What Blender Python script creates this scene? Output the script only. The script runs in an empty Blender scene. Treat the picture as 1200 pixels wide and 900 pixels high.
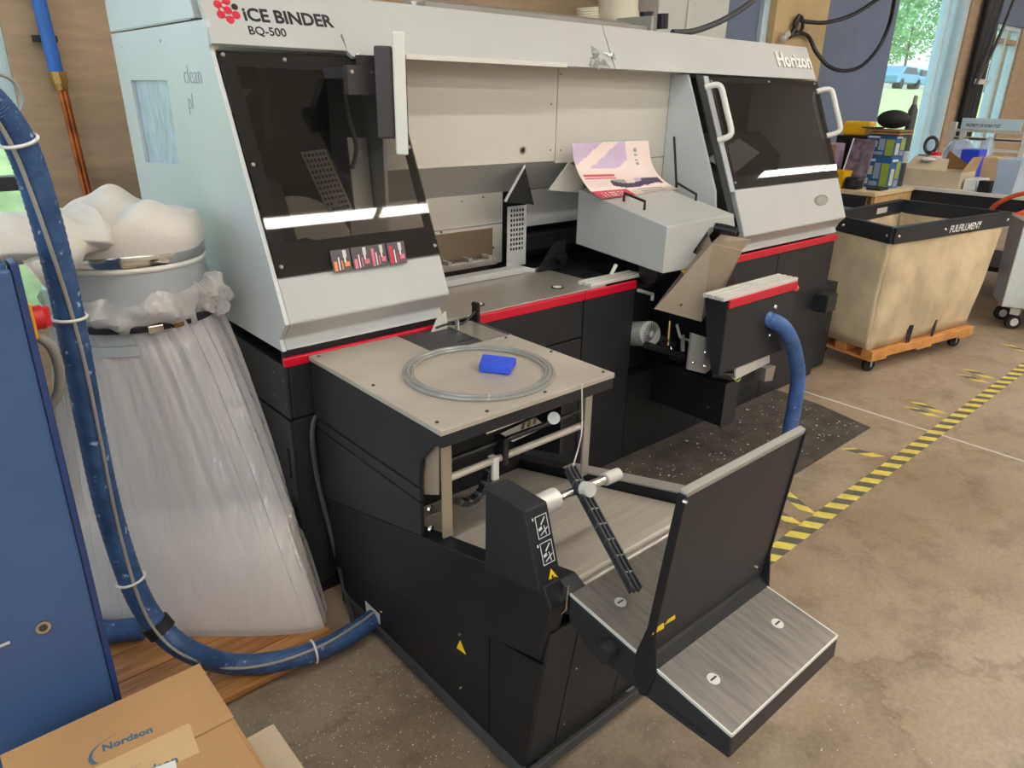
import bpy, bmesh, math, random
from mathutils import Vector, Matrix
random.seed(7)
SC = bpy.context.scene
COL = SC.collection
# ---------------------------------------------------------------- camera
# measured from the vanishing points: X = along the machine, Y = away behind it, Z = up
RX = Vector((0.753, -0.658, 0.018)); RY = Vector((-0.232, -0.292, -0.928)); RZ = Vector((0.616, 0.694, -0.372))
RZ.normalize(); RX = (RX - RZ * RX.dot(RZ)).normalized(); RY = RZ.cross(RX)
CAM = Vector((0, 0, 1.6)); FPX = 848.0
cd = bpy.data.cameras.new('camera'); co = bpy.data.objects.new('camera', cd); COL.objects.link(co)
cd.sensor_fit = 'HORIZONTAL'; cd.sensor_width = 36.0; cd.lens = 36.0 * FPX / 1200; cd.clip_start = 0.02; cd.clip_end = 400
co.matrix_world = Matrix(((RX.x, -RY.x, -RZ.x, CAM.x), (RX.y, -RY.y, -RZ.y, CAM.y), (RX.z, -RY.z, -RZ.z, CAM.z), (0, 0, 0, 1)))
SC.camera = co
# ---------------------------------------------------------------- world + exposure
w = bpy.data.worlds.new('sky'); SC.world = w; w.use_nodes = True
nt = w.node_tree; bg = nt.nodes['Background']
sky = nt.nodes.new('ShaderNodeTexSky'); sky.sky_type = 'NISHITA'; sky.sun_disc = False
sky.sun_elevation = math.radians(48); sky.sun_rotation = math.radians(200); sky.air_density = 1.2; sky.dust_density = 2.5
hsv = nt.nodes.new('ShaderNodeHueSaturation'); hsv.inputs['Saturation'].default_value = 0.4
nt.links.new(sky.outputs['Color'], hsv.inputs['Color']); nt.links.new(hsv.outputs['Color'], bg.inputs['Color']); bg.inputs['Strength'].default_value = 0.68
SC.view_settings.view_transform = 'Standard'; SC.view_settings.look = 'None'
SC.view_settings.exposure = 0.0; SC.view_settings.gamma = 1.0; SC.view_settings.use_curve_mapping = False
LAMP_POWER = 25.0
# ---------------------------------------------------------------- measuring
def ray(px, py):
    d = Vector(((px - 600), (py - 450), FPX)).normalized()
    return RX * d.x + RY * d.y + RZ * d.z
def at_x(px, py, x): r = ray(px, py); return CAM + r * ((x - CAM.x) / r.x)
def at_y(px, py, y): r = ray(px, py); return CAM + r * ((y - CAM.y) / r.y)
def at_z(px, py, z): r = ray(px, py); return CAM + r * ((z - CAM.z) / r.z)
# ---------------------------------------------------------------- materials
def lin(c): return tuple(((v / 255) / 12.92 if v / 255 <= 0.04045 else ((v / 255 + 0.055) / 1.055) ** 2.4) for v in c) + (1.0,)
MATS = {}
def mat(name, rgb, rough=0.5, metal=0.0, var=0.06, scale=6.0, bump=0.0, bscale=60.0, stretch=None, spec=0.5, rgb2=None, emit=0, sheen=0.0, rvar=0.0):
    m = bpy.data.materials.new(name); m.use_nodes = True; MATS[name] = m
    n = m.node_tree.nodes; l = m.node_tree.links; b = n['Principled BSDF']
    b.inputs['Roughness'].default_value = rough; b.inputs['Metallic'].default_value = metal
    b.inputs['Specular IOR Level'].default_value = spec
    c1 = lin(rgb)
    tc = n.new('ShaderNodeTexCoord'); mp = n.new('ShaderNodeMapping'); l.new(tc.outputs['Object'], mp.inputs['Vector'])
    if stretch: mp.inputs['Scale'].default_value = stretch
    nz = n.new('ShaderNodeTexNoise'); nz.inputs['Scale'].default_value = scale; nz.inputs['Detail'].default_value = 5
    l.new(mp.outputs['Vector'], nz.inputs['Vector'])
    rp = n.new('ShaderNodeValToRGB'); rp.color_ramp.elements[0].position = 0.3; rp.color_ramp.elements[1].position = 0.7
    c2 = lin(rgb2) if rgb2 else tuple(min(1, v * (1 + var * 2)) for v in c1[:3]) + (1,)
    c0 = c1 if rgb2 else tuple(v * (1 - var * 2) for v in c1[:3]) + (1,)
    rp.color_ramp.elements[0].color = c0; rp.color_ramp.elements[1].color = c2
    l.new(nz.outputs['Fac'], rp.inputs['Fac']); l.new(rp.outputs['Color'], b.inputs['Base Color'])
    if rvar:
        mr = n.new('ShaderNodeMapRange'); mr.inputs['To Min'].default_value = rough - rvar; mr.inputs['To Max'].default_value = rough + rvar
        l.new(nz.outputs['Fac'], mr.inputs['Value']); l.new(mr.outputs['Result'], b.inputs['Roughness'])
    if bump:
        nb = n.new('ShaderNodeTexNoise'); nb.inputs['Scale'].default_value = bscale; nb.inputs['Detail'].default_value = 3
        l.new(mp.outputs['Vector'], nb.inputs['Vector'])
        bp = n.new('ShaderNodeBump'); bp.inputs['Strength'].default_value = bump; bp.inputs['Distance'].default_value = 0.01
        l.new(nb.outputs['Fac'], bp.inputs['Height']); l.new(bp.outputs['Normal'], b.inputs['Normal'])
    if emit:
        b.inputs['Emission Color'].default_value = c1; b.inputs['Emission Strength'].default_value = emit
    if sheen: b.inputs['Sheen Weight'].default_value = sheen
    return m
def speckle(m, rgb, thr, scale):
    n = m.node_tree.nodes; l = m.node_tree.links; b = n['Principled BSDF']; src = b.inputs['Base Color'].links[0].from_socket
    t = n.new('ShaderNodeTexNoise'); t.inputs['Scale'].default_value = scale; t.inputs['Detail'].default_value = 4; tc = n.new('ShaderNodeTexCoord'); l.new(tc.outputs['Object'], t.inputs['Vector'])
    r = n.new('ShaderNodeValToRGB'); r.color_ramp.elements[0].position = thr - 0.02; r.color_ramp.elements[1].position = thr + 0.05; l.new(t.outputs['Fac'], r.inputs['Fac'])
    x = n.new('ShaderNodeMix'); x.data_type = 'RGBA'; l.new(r.outputs['Color'], x.inputs[0]); l.new(src, x.inputs[6]); x.inputs[7].default_value = lin(rgb); l.new(x.outputs[2], b.inputs['Base Color']); return m
def film(name, tint, alpha, rough=0.2, body=(230, 230, 230), ior=1.5, gloss=1.0, bump=0.0, bscale=20.0, stretch=None):
    """see-through sheet: tinted clear + body colour (alpha) + fresnel gloss"""
    m = bpy.data.materials.new(name); m.use_nodes = True; MATS[name] = m
    n = m.node_tree.nodes; l = m.node_tree.links
    n.remove(n['Principled BSDF']); out = n['Material Output']
    tr = n.new('ShaderNodeBsdfTransparent'); tr.inputs['Color'].default_value = lin(tint)
    df = n.new('ShaderNodeBsdfDiffuse'); df.inputs['Color'].default_value = lin(body)
    tl = n.new('ShaderNodeBsdfTranslucent'); tl.inputs['Color'].default_value = lin(body)
    gl = n.new('ShaderNodeBsdfGlossy'); gl.inputs['Roughness'].default_value = rough
    gl.inputs['Color'].default_value = (gloss, gloss, gloss, 1)
    a = n.new('ShaderNodeMixShader'); a.inputs[0].default_value = 0.3; l.new(df.outputs[0], a.inputs[1]); l.new(tl.outputs[0], a.inputs[2])
    b = n.new('ShaderNodeMixShader'); b.inputs[0].default_value = alpha; l.new(tr.outputs[0], b.inputs[1]); l.new(a.outputs[0], b.inputs[2])
    fr = n.new('ShaderNodeLayerWeight'); fr.inputs['Blend'].default_value = 0.5
    pw = n.new('ShaderNodeMath'); pw.operation = 'POWER'; pw.inputs[1].default_value = 5; l.new(fr.outputs['Facing'], pw.inputs[0])
    ma = n.new('ShaderNodeMath'); ma.operation = 'MULTIPLY_ADD'; ma.inputs[1].default_value = 0.9; ma.inputs[2].default_value = ((ior - 1) / (ior + 1)) ** 2; l.new(pw.outputs[0], ma.inputs[0])
    c = n.new('ShaderNodeMixShader'); l.new(ma.outputs[0], c.inputs[0]); l.new(b.outputs[0], c.inputs[1]); l.new(gl.outputs[0], c.inputs[2])
    if bump:
        tc = n.new('ShaderNodeTexCoord'); mp = n.new('ShaderNodeMapping'); l.new(tc.outputs['Object'], mp.inputs['Vector'])
        if stretch: mp.inputs['Scale'].default_value = stretch
        nb = n.new('ShaderNodeTexNoise'); nb.inputs['Scale'].default_value = bscale; l.new(mp.outputs['Vector'], nb.inputs['Vector'])
        bp = n.new('ShaderNodeBump'); bp.inputs['Strength'].default_value = bump; bp.inputs['Distance'].default_value = 0.02
        l.new(nb.outputs['Fac'], bp.inputs['Height'])
        for s in (df, tl, gl, fr): l.new(bp.outputs['Normal'], s.inputs['Normal'])
    l.new(c.outputs[0], out.inputs['Surface']); return m
mat('body_grey', (184, 184, 181), 0.42, var=0.02, scale=3, bump=0.02, bscale=250)
mat('body_side', (200, 202, 202), 0.36, var=0.03, scale=2.5, bump=0.02, bscale=250)
mat('panel_warm', (204, 199, 188), 0.45, var=0.02, scale=2)
mat('base_black', (40, 41, 44), 0.44, var=0.10, scale=5, bump=0.04, bscale=400, rvar=0.08, spec=0.35)
mat('base_dark', (27, 27, 30), 0.48, var=0.1, scale=8, bump=0.04, bscale=300, spec=0.35)
mat('mid_grey', (124, 124, 123), 0.45, var=0.04)
mat('inner_dark', (24, 24, 25), 0.6, var=0.2, scale=7)
mat('strip_red', (200, 14, 44), 0.35, var=0.04)
mat('steel', (180, 174, 164), 0.32, 0.6, var=0.05, scale=5, stretch=(2, 40, 2), bump=0.02, bscale=20, rvar=0.08)
mat('steel_top', (190, 180, 166), 0.38, 0.25, var=0.08, scale=4, bump=0.02, bscale=60, rvar=0.1)
mat('steel_worn', (134, 128, 121), 0.34, 0.5, var=0.10, scale=7, stretch=(12, 1.2, 1), bump=0.03, bscale=15, rvar=0.1)
mat('steel_belt', (190, 181, 166), 0.42, 0.25, var=0.05, scale=5, stretch=(1.0, 9, 1), rvar=0.08)
mat('chute_steel', (164, 146, 126), 0.36, 0.3, var=0.06, scale=4)
mat('chrome', (215, 212, 205), 0.14, 1.0, var=0.03)
mat('aluminium', (224, 222, 214), 0.35, 0.3, var=0.04)
mat('brass', (176, 140, 84), 0.3, 1.0, var=0.08)
mat('copper', (172, 92, 44), 0.42, 0.6, var=0.18, scale=14)
mat('white_plastic', (222, 220, 212), 0.35, var=0.02)
mat('dirty_white', (205, 200, 190), 0.5, var=0.05)
mat('black_plastic', (22, 22, 24), 0.38, var=0.1)
mat('black_rubber', (26, 26, 27), 0.7, var=0.15, bump=0.1, bscale=120)
mat('monitor_dark', (62, 56, 58), 0.45, var=0.05)
mat('print_black', (24, 24, 26), 0.6, var=0.02)
mat('print_red', (214, 24, 58), 0.5, var=0.03)
mat('print_blue', (70, 108, 134), 0.6, var=0.03)
mat('print_white', (226, 226, 224), 0.6, var=0.02)
mat('pencil', (166, 168, 176), 0.7, var=0.1)
mat('warn_yellow', (240, 196, 20), 0.5, var=0.04)
mat('smudge', (172, 186, 200), 0.3, var=0.1, scale=14, stretch=(1, 3, 1))
mat('cabinet_blue', (60, 86, 128), 0.42, var=0.05, scale=3, bump=0.06, bscale=220)
mat('cabinet_edge', (40, 60, 108), 0.45, var=0.05)
speckle(mat('hose_blue', (34, 64, 106), 0.5, var=0.18, scale=18, rgb2=(56, 92, 140), bump=0.25, bscale=70), (150, 172, 204), 0.66, 45)
speckle(mat('hose_pale', (66, 98, 152), 0.5, var=0.12, scale=22, bump=0.2, bscale=70), (150, 172, 204), 0.70, 40)
mat('cable_grey', (150, 146, 138), 0.5, var=0.05)
mat('cable_dark', (62, 62, 64), 0.5, var=0.08)
mat('switch_yellow', (232, 170, 28), 0.4, var=0.03)
mat('switch_red', (200, 34, 40), 0.4, var=0.03)
mat('knob_green', (18, 92, 66), 0.35, var=0.05)
mat('fabric_white', (204, 198, 188), 0.9, var=0.04, scale=4, bump=0.12, bscale=90, sheen=0.3)
mat('drum_grey', (172, 176, 178), 0.5, var=0.04)
mat('scrap_white', (226, 218, 210), 0.9, var=0.08, scale=40, bump=0.6, bscale=90)
mat('cardboard', (184, 142, 94), 0.8, var=0.04, scale=5, bump=0.05, bscale=120)
mat('cardboard_pale', (208, 172, 124), 0.75, var=0.04)
mat('cardboard_light', (204, 186, 160), 0.8, var=0.04)
mat('cardboard_inside', (150, 112, 70), 0.85, var=0.05)
mat('wood_board', (188, 132, 76), 0.55, var=0.2, scale=3.5, stretch=(1.5, 14, 6), rgb2=(134, 86, 46), bump=0.08, bscale=16)
mat('wood_pale', (206, 164, 110), 0.6, var=0.1, scale=4, stretch=(10, 1, 4))
mat('wood_orange', (206, 142, 76), 0.6, var=0.1, scale=4, stretch=(2, 12, 4))
mat('canvas', (206, 184, 150), 0.95, var=0.13, scale=4, bump=0.25, bscale=40)
mat('rim_vinyl', (34, 36, 42), 0.38, var=0.12, scale=9, bump=0.15, bscale=18)
mat('tape_yellow', (222, 202, 92), 0.55, var=0.08, scale=20)
mat('tape_black', (98, 92, 80), 0.6, var=0.12, scale=20)
mat('floor_mat', (76, 69, 60), 0.9, var=0.2, scale=9, bump=0.4, bscale=160)
mat('wall_tan', (176, 150, 122), 0.85, var=0.05, scale=3, stretch=(2, 1, 10), bump=0.12, bscale=30)
mat('wall_ochre', (200, 172, 128), 0.85, var=0.05, scale=2)
mat('wall_blue', (106, 118, 142), 0.7, var=0.04, scale=2)
mat('wall_pale', (200, 200, 194), 0.9, var=0.02)
mat('ceiling_white', (206, 204, 198), 0.9, var=0.02)
mat('frame_alu', (198, 220, 229), 0.4, 0.1, var=0.03)
mat('pipe_blue', (40, 104, 190), 0.4, var=0.05)
mat('duct_cream', (214, 206, 184), 0.6, var=0.04)
mat('lamp_tube', (255, 250, 243), 0.5, var=0.0, emit=LAMP_POWER)
mat('poster_paper', (236, 214, 204), 0.45, var=0.02)
mat('poster_violet', (200, 176, 204), 0.45, var=0.03)
mat('poster_dark', (70, 58, 84), 0.45, var=0.1, scale=60)
mat('poster_red', (214, 82, 98), 0.45, var=0.04, scale=60)
mat('poster_grey', (150, 150, 150), 0.45, var=0.1)
mat('sticker_dark', (76, 66, 70), 0.4, var=0.05)
mat('sticker_orange', (226, 130, 70), 0.4, var=0.1)
mat('sticker_pink', (224, 112, 132), 0.4, var=0.1)
mat('bin_blue', (40, 70, 214), 0.35, var=0.04)
mat('sponge_blue', (52, 84, 214), 0.8, var=0.06, bump=0.2, bscale=150)
mat('bin_yellow', (244, 182, 12), 0.4, var=0.03)
mat('carton_blue', (38, 92, 148), 0.5, var=0.12, scale=16)
mat('carton_green', (150, 170, 66), 0.5, var=0.05)
mat('carton_cream', (206, 206, 176), 0.5, var=0.05)
mat('photo_dark', (72, 66, 84), 0.3, var=0.5, scale=18, rgb2=(150, 130, 140))
mat('bench_top', (220, 196, 156), 0.45, var=0.04)
mat('bench_pale', (214, 214, 206), 0.4, var=0.04)
mat('orange_cord', (226, 92, 52), 0.5, var=0.04)
mat('grass', (164, 184, 122), 0.95, var=0.12, scale=4)
mat('leaf', (86, 140, 84), 0.8, var=0.35, scale=1.2, rgb2=(146, 190, 130))
mat('bark', (104, 92, 80), 0.9, var=0.2)
mat('car_paint', (96, 148, 176), 0.2, 0.2, var=0.03)
mat('car_glass', (40, 56, 66), 0.08, var=0.02)
mat('tyre', (28, 28, 30), 0.8, var=0.1)
film('smoked', (212, 210, 208), 0.03, 0.02, (110, 110, 110), 1.5)
film('pane', (236, 246, 250), 0.02, 0.01, (200, 220, 230), 1.45)
film('poly_bag', (250, 247, 246), 0.50, 0.11, (248, 243, 240), 1.5, bump=0.55, bscale=5, stretch=(8, 8, 0.5))
film('poly_cuff', (246, 243, 240), 0.44, 0.18, (246, 242, 238), 1.5, bump=0.6, bscale=16)
film('clear_blue', (224, 234, 242), 0.5, 0.2, (214, 226, 240), 1.45, bump=0.5, bscale=8)
film('clear_tube', (220, 220, 216), 0.45, 0.08, (206, 206, 202), 1.5)
film('brown_acrylic', (170, 150, 124), 0.55, 0.06, (170, 150, 126), 1.5)
# floor: worn concrete
def concrete():
    m = mat('concrete', (140, 122, 100), 0.38, var=0.1)
    n = m.node_tree.nodes; l = m.node_tree.links; b = n['Principled BSDF']
    tc = n.new('ShaderNodeTexCoord')
    def nz(s, d, r): 
        t = n.new('ShaderNodeTexNoise'); t.inputs['Scale'].default_value = s; t.inputs['Detail'].default_value = d; t.inputs['Roughness'].default_value = r
        l.new(tc.outputs['Object'], t.inputs['Vector']); return t
    a = nz(0.7, 6, 0.6); c = nz(5, 8, 0.7); e = nz(70, 2, 0.5)
    r1 = n.new('ShaderNodeValToRGB'); r1.color_ramp.elements[0].position = 0.34; r1.color_ramp.elements[1].position = 0.66
    r1.color_ramp.elements[0].color = lin((146, 122, 96)); r1.color_ramp.elements[1].color = lin((182, 164, 142))
    l.new(a.outputs['Fac'], r1.inputs['Fac'])
    r2 = n.new('ShaderNodeValToRGB'); r2.color_ramp.elements[0].position = 0.30; r2.color_ramp.elements[1].position = 0.52
    r2.color_ramp.elements[0].color = (0.50, 0.46, 0.42, 1); r2.color_ramp.elements[1].color = (1, 1, 1, 1)
    l.new(c.outputs['Fac'], r2.inputs['Fac'])
    mx = n.new('ShaderNodeMix'); mx.data_type = 'RGBA'; mx.blend_type = 'MULTIPLY'; mx.inputs[0].default_value = 0.8
    l.new(r1.outputs['Color'], mx.inputs[6]); l.new(r2.outputs['Color'], mx.inputs[7])
    r3 = n.new('ShaderNodeValToRGB'); r3.color_ramp.elements[0].position = 0.2; r3.color_ramp.elements[1].position = 0.8
    r3.color_ramp.elements[0].color = (0.82, 0.82, 0.82, 1); r3.color_ramp.elements[1].color = (1.1, 1.1, 1.1, 1)
    l.new(e.outputs['Fac'], r3.inputs['Fac'])
    m2 = n.new('ShaderNodeMix'); m2.data_type = 'RGBA'; m2.blend_type = 'MULTIPLY'; m2.inputs[0].default_value = 1
    l.new(mx.outputs[2], m2.inputs[6]); l.new(r3.outputs['Color'], m2.inputs[7])
    # hairline cracks: edges of large warped cells
    wv = n.new('ShaderNodeVectorMath'); wv.operation = 'MULTIPLY_ADD'; wv.inputs[1].default_value = (0.5, 0.5, 0.0)
    l.new(c.outputs['Color'], wv.inputs[0]); l.new(tc.outputs['Object'], wv.inputs[2])
    vo = n.new('ShaderNodeTexVoronoi'); vo.feature = 'DISTANCE_TO_EDGE'; vo.inputs['Scale'].default_value = 0.42
    l.new(wv.outputs[0], vo.inputs['Vector'])
    r4 = n.new('ShaderNodeValToRGB'); r4.color_ramp.elements[0].position = 0.0; r4.color_ramp.elements[1].position = 0.006
    r4.color_ramp.elements[0].color = (0.78, 0.73, 0.69, 1); r4.color_ramp.elements[1].color = (1, 1, 1, 1)
    l.new(vo.outputs['Distance'], r4.inputs['Fac'])
    m3 = n.new('ShaderNodeMix'); m3.data_type = 'RGBA'; m3.blend_type = 'MULTIPLY'; m3.inputs[0].default_value = 1
    l.new(m2.outputs[2], m3.inputs[6]); l.new(r4.outputs['Color'], m3.inputs[7])
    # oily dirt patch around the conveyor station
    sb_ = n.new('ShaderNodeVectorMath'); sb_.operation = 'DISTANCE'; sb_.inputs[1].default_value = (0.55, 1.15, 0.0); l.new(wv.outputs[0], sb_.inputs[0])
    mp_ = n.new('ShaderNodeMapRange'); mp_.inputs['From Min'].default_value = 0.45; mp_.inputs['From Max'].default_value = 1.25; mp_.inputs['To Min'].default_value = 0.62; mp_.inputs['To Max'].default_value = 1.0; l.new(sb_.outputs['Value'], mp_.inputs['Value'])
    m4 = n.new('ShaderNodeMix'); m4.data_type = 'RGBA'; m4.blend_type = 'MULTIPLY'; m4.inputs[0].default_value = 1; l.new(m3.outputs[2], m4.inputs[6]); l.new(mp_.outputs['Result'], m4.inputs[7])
    l.new(m4.outputs[2], b.inputs['Base Color'])
    rr = n.new('ShaderNodeMapRange'); rr.inputs['To Min'].default_value = 0.28; rr.inputs['To Max'].default_value = 0.6
    l.new(c.outputs['Fac'], rr.inputs['Value']); l.new(rr.outputs['Result'], b.inputs['Roughness'])
    return m
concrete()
# ---------------------------------------------------------------- mesh helpers
def B(): return bmesh.new()
def hexa(bm, p):   # 8 points: bottom 4 (ccw), top 4
    v = [bm.verts.new(q) for q in p]
    for f in ((3, 2, 1, 0), (4, 5, 6, 7), (0, 1, 5, 4), (1, 2, 6, 5), (2, 3, 7, 6), (3, 0, 4, 7)): bm.faces.new([v[i] for i in f])
def box(bm, x0, x1, y0, y1, z0, z1):
    hexa(bm, [(x0, y0, z0), (x1, y0, z0), (x1, y1, z0), (x0, y1, z0), (x0, y0, z1), (x1, y0, z1), (x1, y1, z1), (x0, y1, z1)]); return bm
def loft(bm, a, b, cap=True):
    va = [bm.verts.new(p) for p in a]; vb = [bm.verts.new(p) for p in b]; n = len(a)
    for i in range(n): bm.faces.new((va[i], va[(i + 1) % n], vb[(i + 1) % n], vb[i]))
    if cap: bm.faces.new(va[::-1]); bm.faces.new(vb)
    return bm
def prism_x(bm, prof, x0, x1): return loft(bm, [(x0, y, z) for y, z in prof], [(x1, y, z) for y, z in prof])
def prism_y(bm, prof, y0, y1): return loft(bm, [(x, y0, z) for x, z in prof], [(x, y1, z) for x, z in prof])
def prism_z(bm, prof, z0, z1): return loft(bm, [(x, y, z0) for x, y in prof], [(x, y, z1) for x, y in prof])
def sheet(bm, pts, off):
    off = Vector(off); return loft(bm, [Vector(p) for p in pts], [Vector(p) + off for p in pts])
def frame_of(d):
    d = d.normalized(); u = d.cross(Vector((0, 0, 1)))
    if u.length < 1e-3: u = d.cross(Vector((1, 0, 0)))
    u.normalize(); return u, d.cross(u)
def cyl(bm, p0, p1, r, seg=14, r1=None, cap=True):
    p0 = Vector(p0); p1 = Vector(p1); u, v = frame_of(p1 - p0); r1 = r if r1 is None else r1
    A = [p0 + (u * math.cos(t) + v * math.sin(t)) * r for t in [2 * math.pi * i / seg for i in range(seg)]]
    Bq = [p1 + (u * math.cos(t) + v * math.sin(t)) * r1 for t in [2 * math.pi * i / seg for i in range(seg)]]
    return loft(bm, A, Bq, cap)
def spline(pts, n=8):
    P = [Vector(p) for p in pts]; out = []
    for i in range(len(P) - 1):
        p0 = P[max(i - 1, 0)]; p1 = P[i]; p2 = P[i + 1]; p3 = P[min(i + 2, len(P) - 1)]
        for k in range(n):
            t = k / n
            out.append(0.5 * ((2 * p1) + (p2 - p0) * t + (2 * p0 - 5 * p1 + 4 * p2 - p3) * t * t + (3 * p1 - p0 - 3 * p2 + p3) * t ** 3))
    out.append(P[-1]); return out
def tube(bm, pts, r, seg=10, n=8, smooth=True, rf=None):
    P = spline(pts, n) if smooth else [Vector(p) for p in pts]
    rings = []; u = None
    for i, p in enumerate(P):
        d = (P[min(i + 1, len(P) - 1)] - P[max(i - 1, 0)]).normalized()
        if u is None: u, _ = frame_of(d)
        u = (u - d * u.dot(d)).normalized(); v = d.cross(u)
        rr = r if rf is None else rf(i, len(P))
        rings.append([bm.verts.new(p + (u * math.cos(2 * math.pi * k / seg) + v * math.sin(2 * math.pi * k / seg)) * rr) for k in range(seg)])
    for a, b in zip(rings, rings[1:]):
        for k in range(seg): bm.faces.new((a[k], a[(k + 1) % seg], b[(k + 1) % seg], b[k]))
    bm.faces.new(rings[0][::-1]); bm.faces.new(rings[-1]); return bm
def ball(bm, c, r, sc=(1, 1, 1), seg=10):
    bmesh.ops.create_uvsphere(bm, u_segments=seg, v_segments=max(6, seg // 2 + 2), radius=r, matrix=Matrix.Translation(c) @ Matrix.Diagonal((*sc, 1))); return bm
def holed(bm, outer, holes, f, thick):
    """flat plate with holes; f(u,v,w) -> point"""
    edges = []
    for loop in [outer] + holes:
        vs = [bm.verts.new(f(u, v, 0)) for u, v in loop]
        for i in range(len(vs)): edges.append(bm.edges.new((vs[i], vs[(i + 1) % len(vs)])))
    r = bmesh.ops.triangle_fill(bm, use_beauty=True, use_dissolve=False, edges=edges)
    fs = [g for g in r['geom'] if isinstance(g, bmesh.types.BMFace)]
    e = bmesh.ops.extrude_face_region(bm, geom=fs)
    off = Vector(f(0, 0, thick)) - Vector(f(0, 0, 0))
    bmesh.ops.translate(bm, vec=off, verts=[g for g in e['geom'] if isinstance(g, bmesh.types.BMVert)])
    return bm
def rect(a, b, c, d): return [(a, c), (b, c), (b, d), (a, d)]
# ---------------------------------------------------------------- object helpers
def link(o, parent=None, inv=None):
    COL.objects.link(o)
    if parent:
        o.parent = parent
        if parent.type == 'EMPTY' and not parent.get('_local'): o.matrix_parent_inverse = Matrix.Translation(-parent.location)
    return o
def obj(name, bm, m, parent=None, bevel=0.0, smooth=False, label=None, kind=None):
    bmesh.ops.recalc_face_normals(bm, faces=bm.faces)
    me = bpy.data.meshes.new(name); bm.to_mesh(me); bm.free()
    me.materials.append(MATS[m])
    if smooth:
        for p in me.polygons: p.use_smooth = True
    o = bpy.data.objects.new(name, me); link(o, parent)
    if bevel:
        b = o.modifiers.new('edge', 'BEVEL'); b.width = bevel; b.segments = 2; b.limit_method = 'ANGLE'; b.angle_limit = math.radians(35)
    if smooth:
        try: me.set_sharp_from_angle(angle=math.radians(40))
        except Exception: pass
    if label: o['label'] = label
    if kind: o['kind'] = kind
    return o
def tag(o, label, cat, group=None):
    o['label'] = label; o['category'] = cat
    if group: o['group'] = group
    return o
def thing(name, label, cat, loc, group=None, local=False):
    o = bpy.data.objects.new(name, None); o.location = Vector(loc); o.empty_display_size = 0.1; COL.objects.link(o)
    if local: o['_local'] = 1
    return tag(o, label, cat, group)
def struct(name, bm, m, label=None, parent=None, bevel=0):
    o = obj(name, bm, m, parent, bevel)
    if not parent: o['kind'] = 'structure'
    if label: o['label'] = label
    return o
def bx(name, m, parent, x0, x1, y0, y1, z0, z1, bevel=0.0, label=None): return obj(name, box(B(), x0, x1, y0, y1, z0, z1), m, parent, bevel, label=label)
def rod(name, m, parent, p0, p1, r, seg=14, label=None, r1=None): return obj(name, cyl(B(), p0, p1, r, seg, r1), m, parent, 0, True, label)
def text(name, body, size, m, parent, org, xd, yd, ext=0.0006, off=0.0, shear=0.0, label=None, width=None, ys=1.0):
    cu = bpy.data.curves.new('t', 'FONT'); cu.body = body; cu.size = size; cu.extrude = ext; cu.offset = off; cu.resolution_u = 3; cu.shear = shear
    t = bpy.data.objects.new('t', cu); COL.objects.link(t); bpy.context.view_layer.update()
    me = bpy.data.meshes.new_from_object(t.evaluated_get(bpy.context.evaluated_depsgraph_get()))
    bpy.data.objects.remove(t); bpy.data.curves.remove(cu)
    xd = Vector(xd).normalized(); yd = Vector(yd); yd = (yd - xd * yd.dot(xd)).normalized(); zd = xd.cross(yd); org = Vector(org)
    if width:
        xs = [v.co.x for v in me.vertices]; k_ = width / (max(xs) - min(xs))
        for v in me.vertices: v.co.x *= k_; v.co.y *= k_ * ys
    for v in me.vertices: c = v.co.copy(); v.co = org + xd * c.x + yd * c.y + zd * c.z
    me.materials.clear(); me.materials.append(MATS[m])
    o = bpy.data.objects.new(name, me); me.name = name; link(o, parent)
    if label: o['label'] = label
    return o
def quad(name, m, parent, pts, off, label=None): return obj(name, sheet(B(), pts, off), m, parent, label=label)
def screw(parent, p, n, r=0.006, m='chrome'):
    p = Vector(p); n = Vector(n).normalized()
    return obj('screw', cyl(B(), p - n * 0.003, p + n * 0.003, r, 8, r * 0.7), m, parent, 0, True)
def dup(root, loc, label=None):
    r = root.copy(); COL.objects.link(r); r.location = loc
    if label: r['label'] = label
    for ch in list(root.children):
        c = ch.copy(); COL.objects.link(c); c.parent = r
        for g in list(ch.children):
            d = g.copy(); COL.objects.link(d); d.parent = c
    return r
# ================================================================ ROOM
YW = 3.9
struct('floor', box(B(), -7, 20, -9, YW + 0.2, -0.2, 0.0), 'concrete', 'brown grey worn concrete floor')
struct('ceiling', box(B(), -7, 20, -9, YW + 0.2, 4.95, 5.15), 'ceiling_white')
WLf = bpy.data.objects.new('wall_left', None); COL.objects.link(WLf); WLf.location = (-4.6, -2, 0); WLf['kind'] = 'structure'
for y0, y1, z0, z1 in ((-9, -6, 0, 4.95), (-6, 3.0, 0, 0.8), (-6, 3.0, 4.3, 4.95), (3.0, YW + 0.2, 0, 4.95)): obj('wall_panel', box(B(), -4.8, -4.6, y0, y1, z0, z1), 'wall_pale', WLf)
g4 = bpy.data.objects.new('window_4', None); COL.objects.link(g4); g4.location = (-4.7, -1.5, 0.8); g4['kind'] = 'structure'  # unseen window, added to light the machine's left side
for k in range(4): obj('mullion', box(B(), -4.76, -4.66, -6 + 3 * k - 0.04, -6 + 3 * k + 0.04, 0.8, 4.3), 'frame_alu', g4)
for k in range(3): obj('pane', box(B(), -4.712, -4.706, -5.96 + 3 * k, -3.04 + 3 * k, 0.8, 4.3), 'pane', g4)
struct('wall_right', box(B(), 20, 20.2, -9, YW + 0.2, 0, 4.95), 'wall_pale')
struct('wall_front', box(B(), -7, 20, -9.2, -9, 0, 4.95), 'wall_pale')
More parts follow.
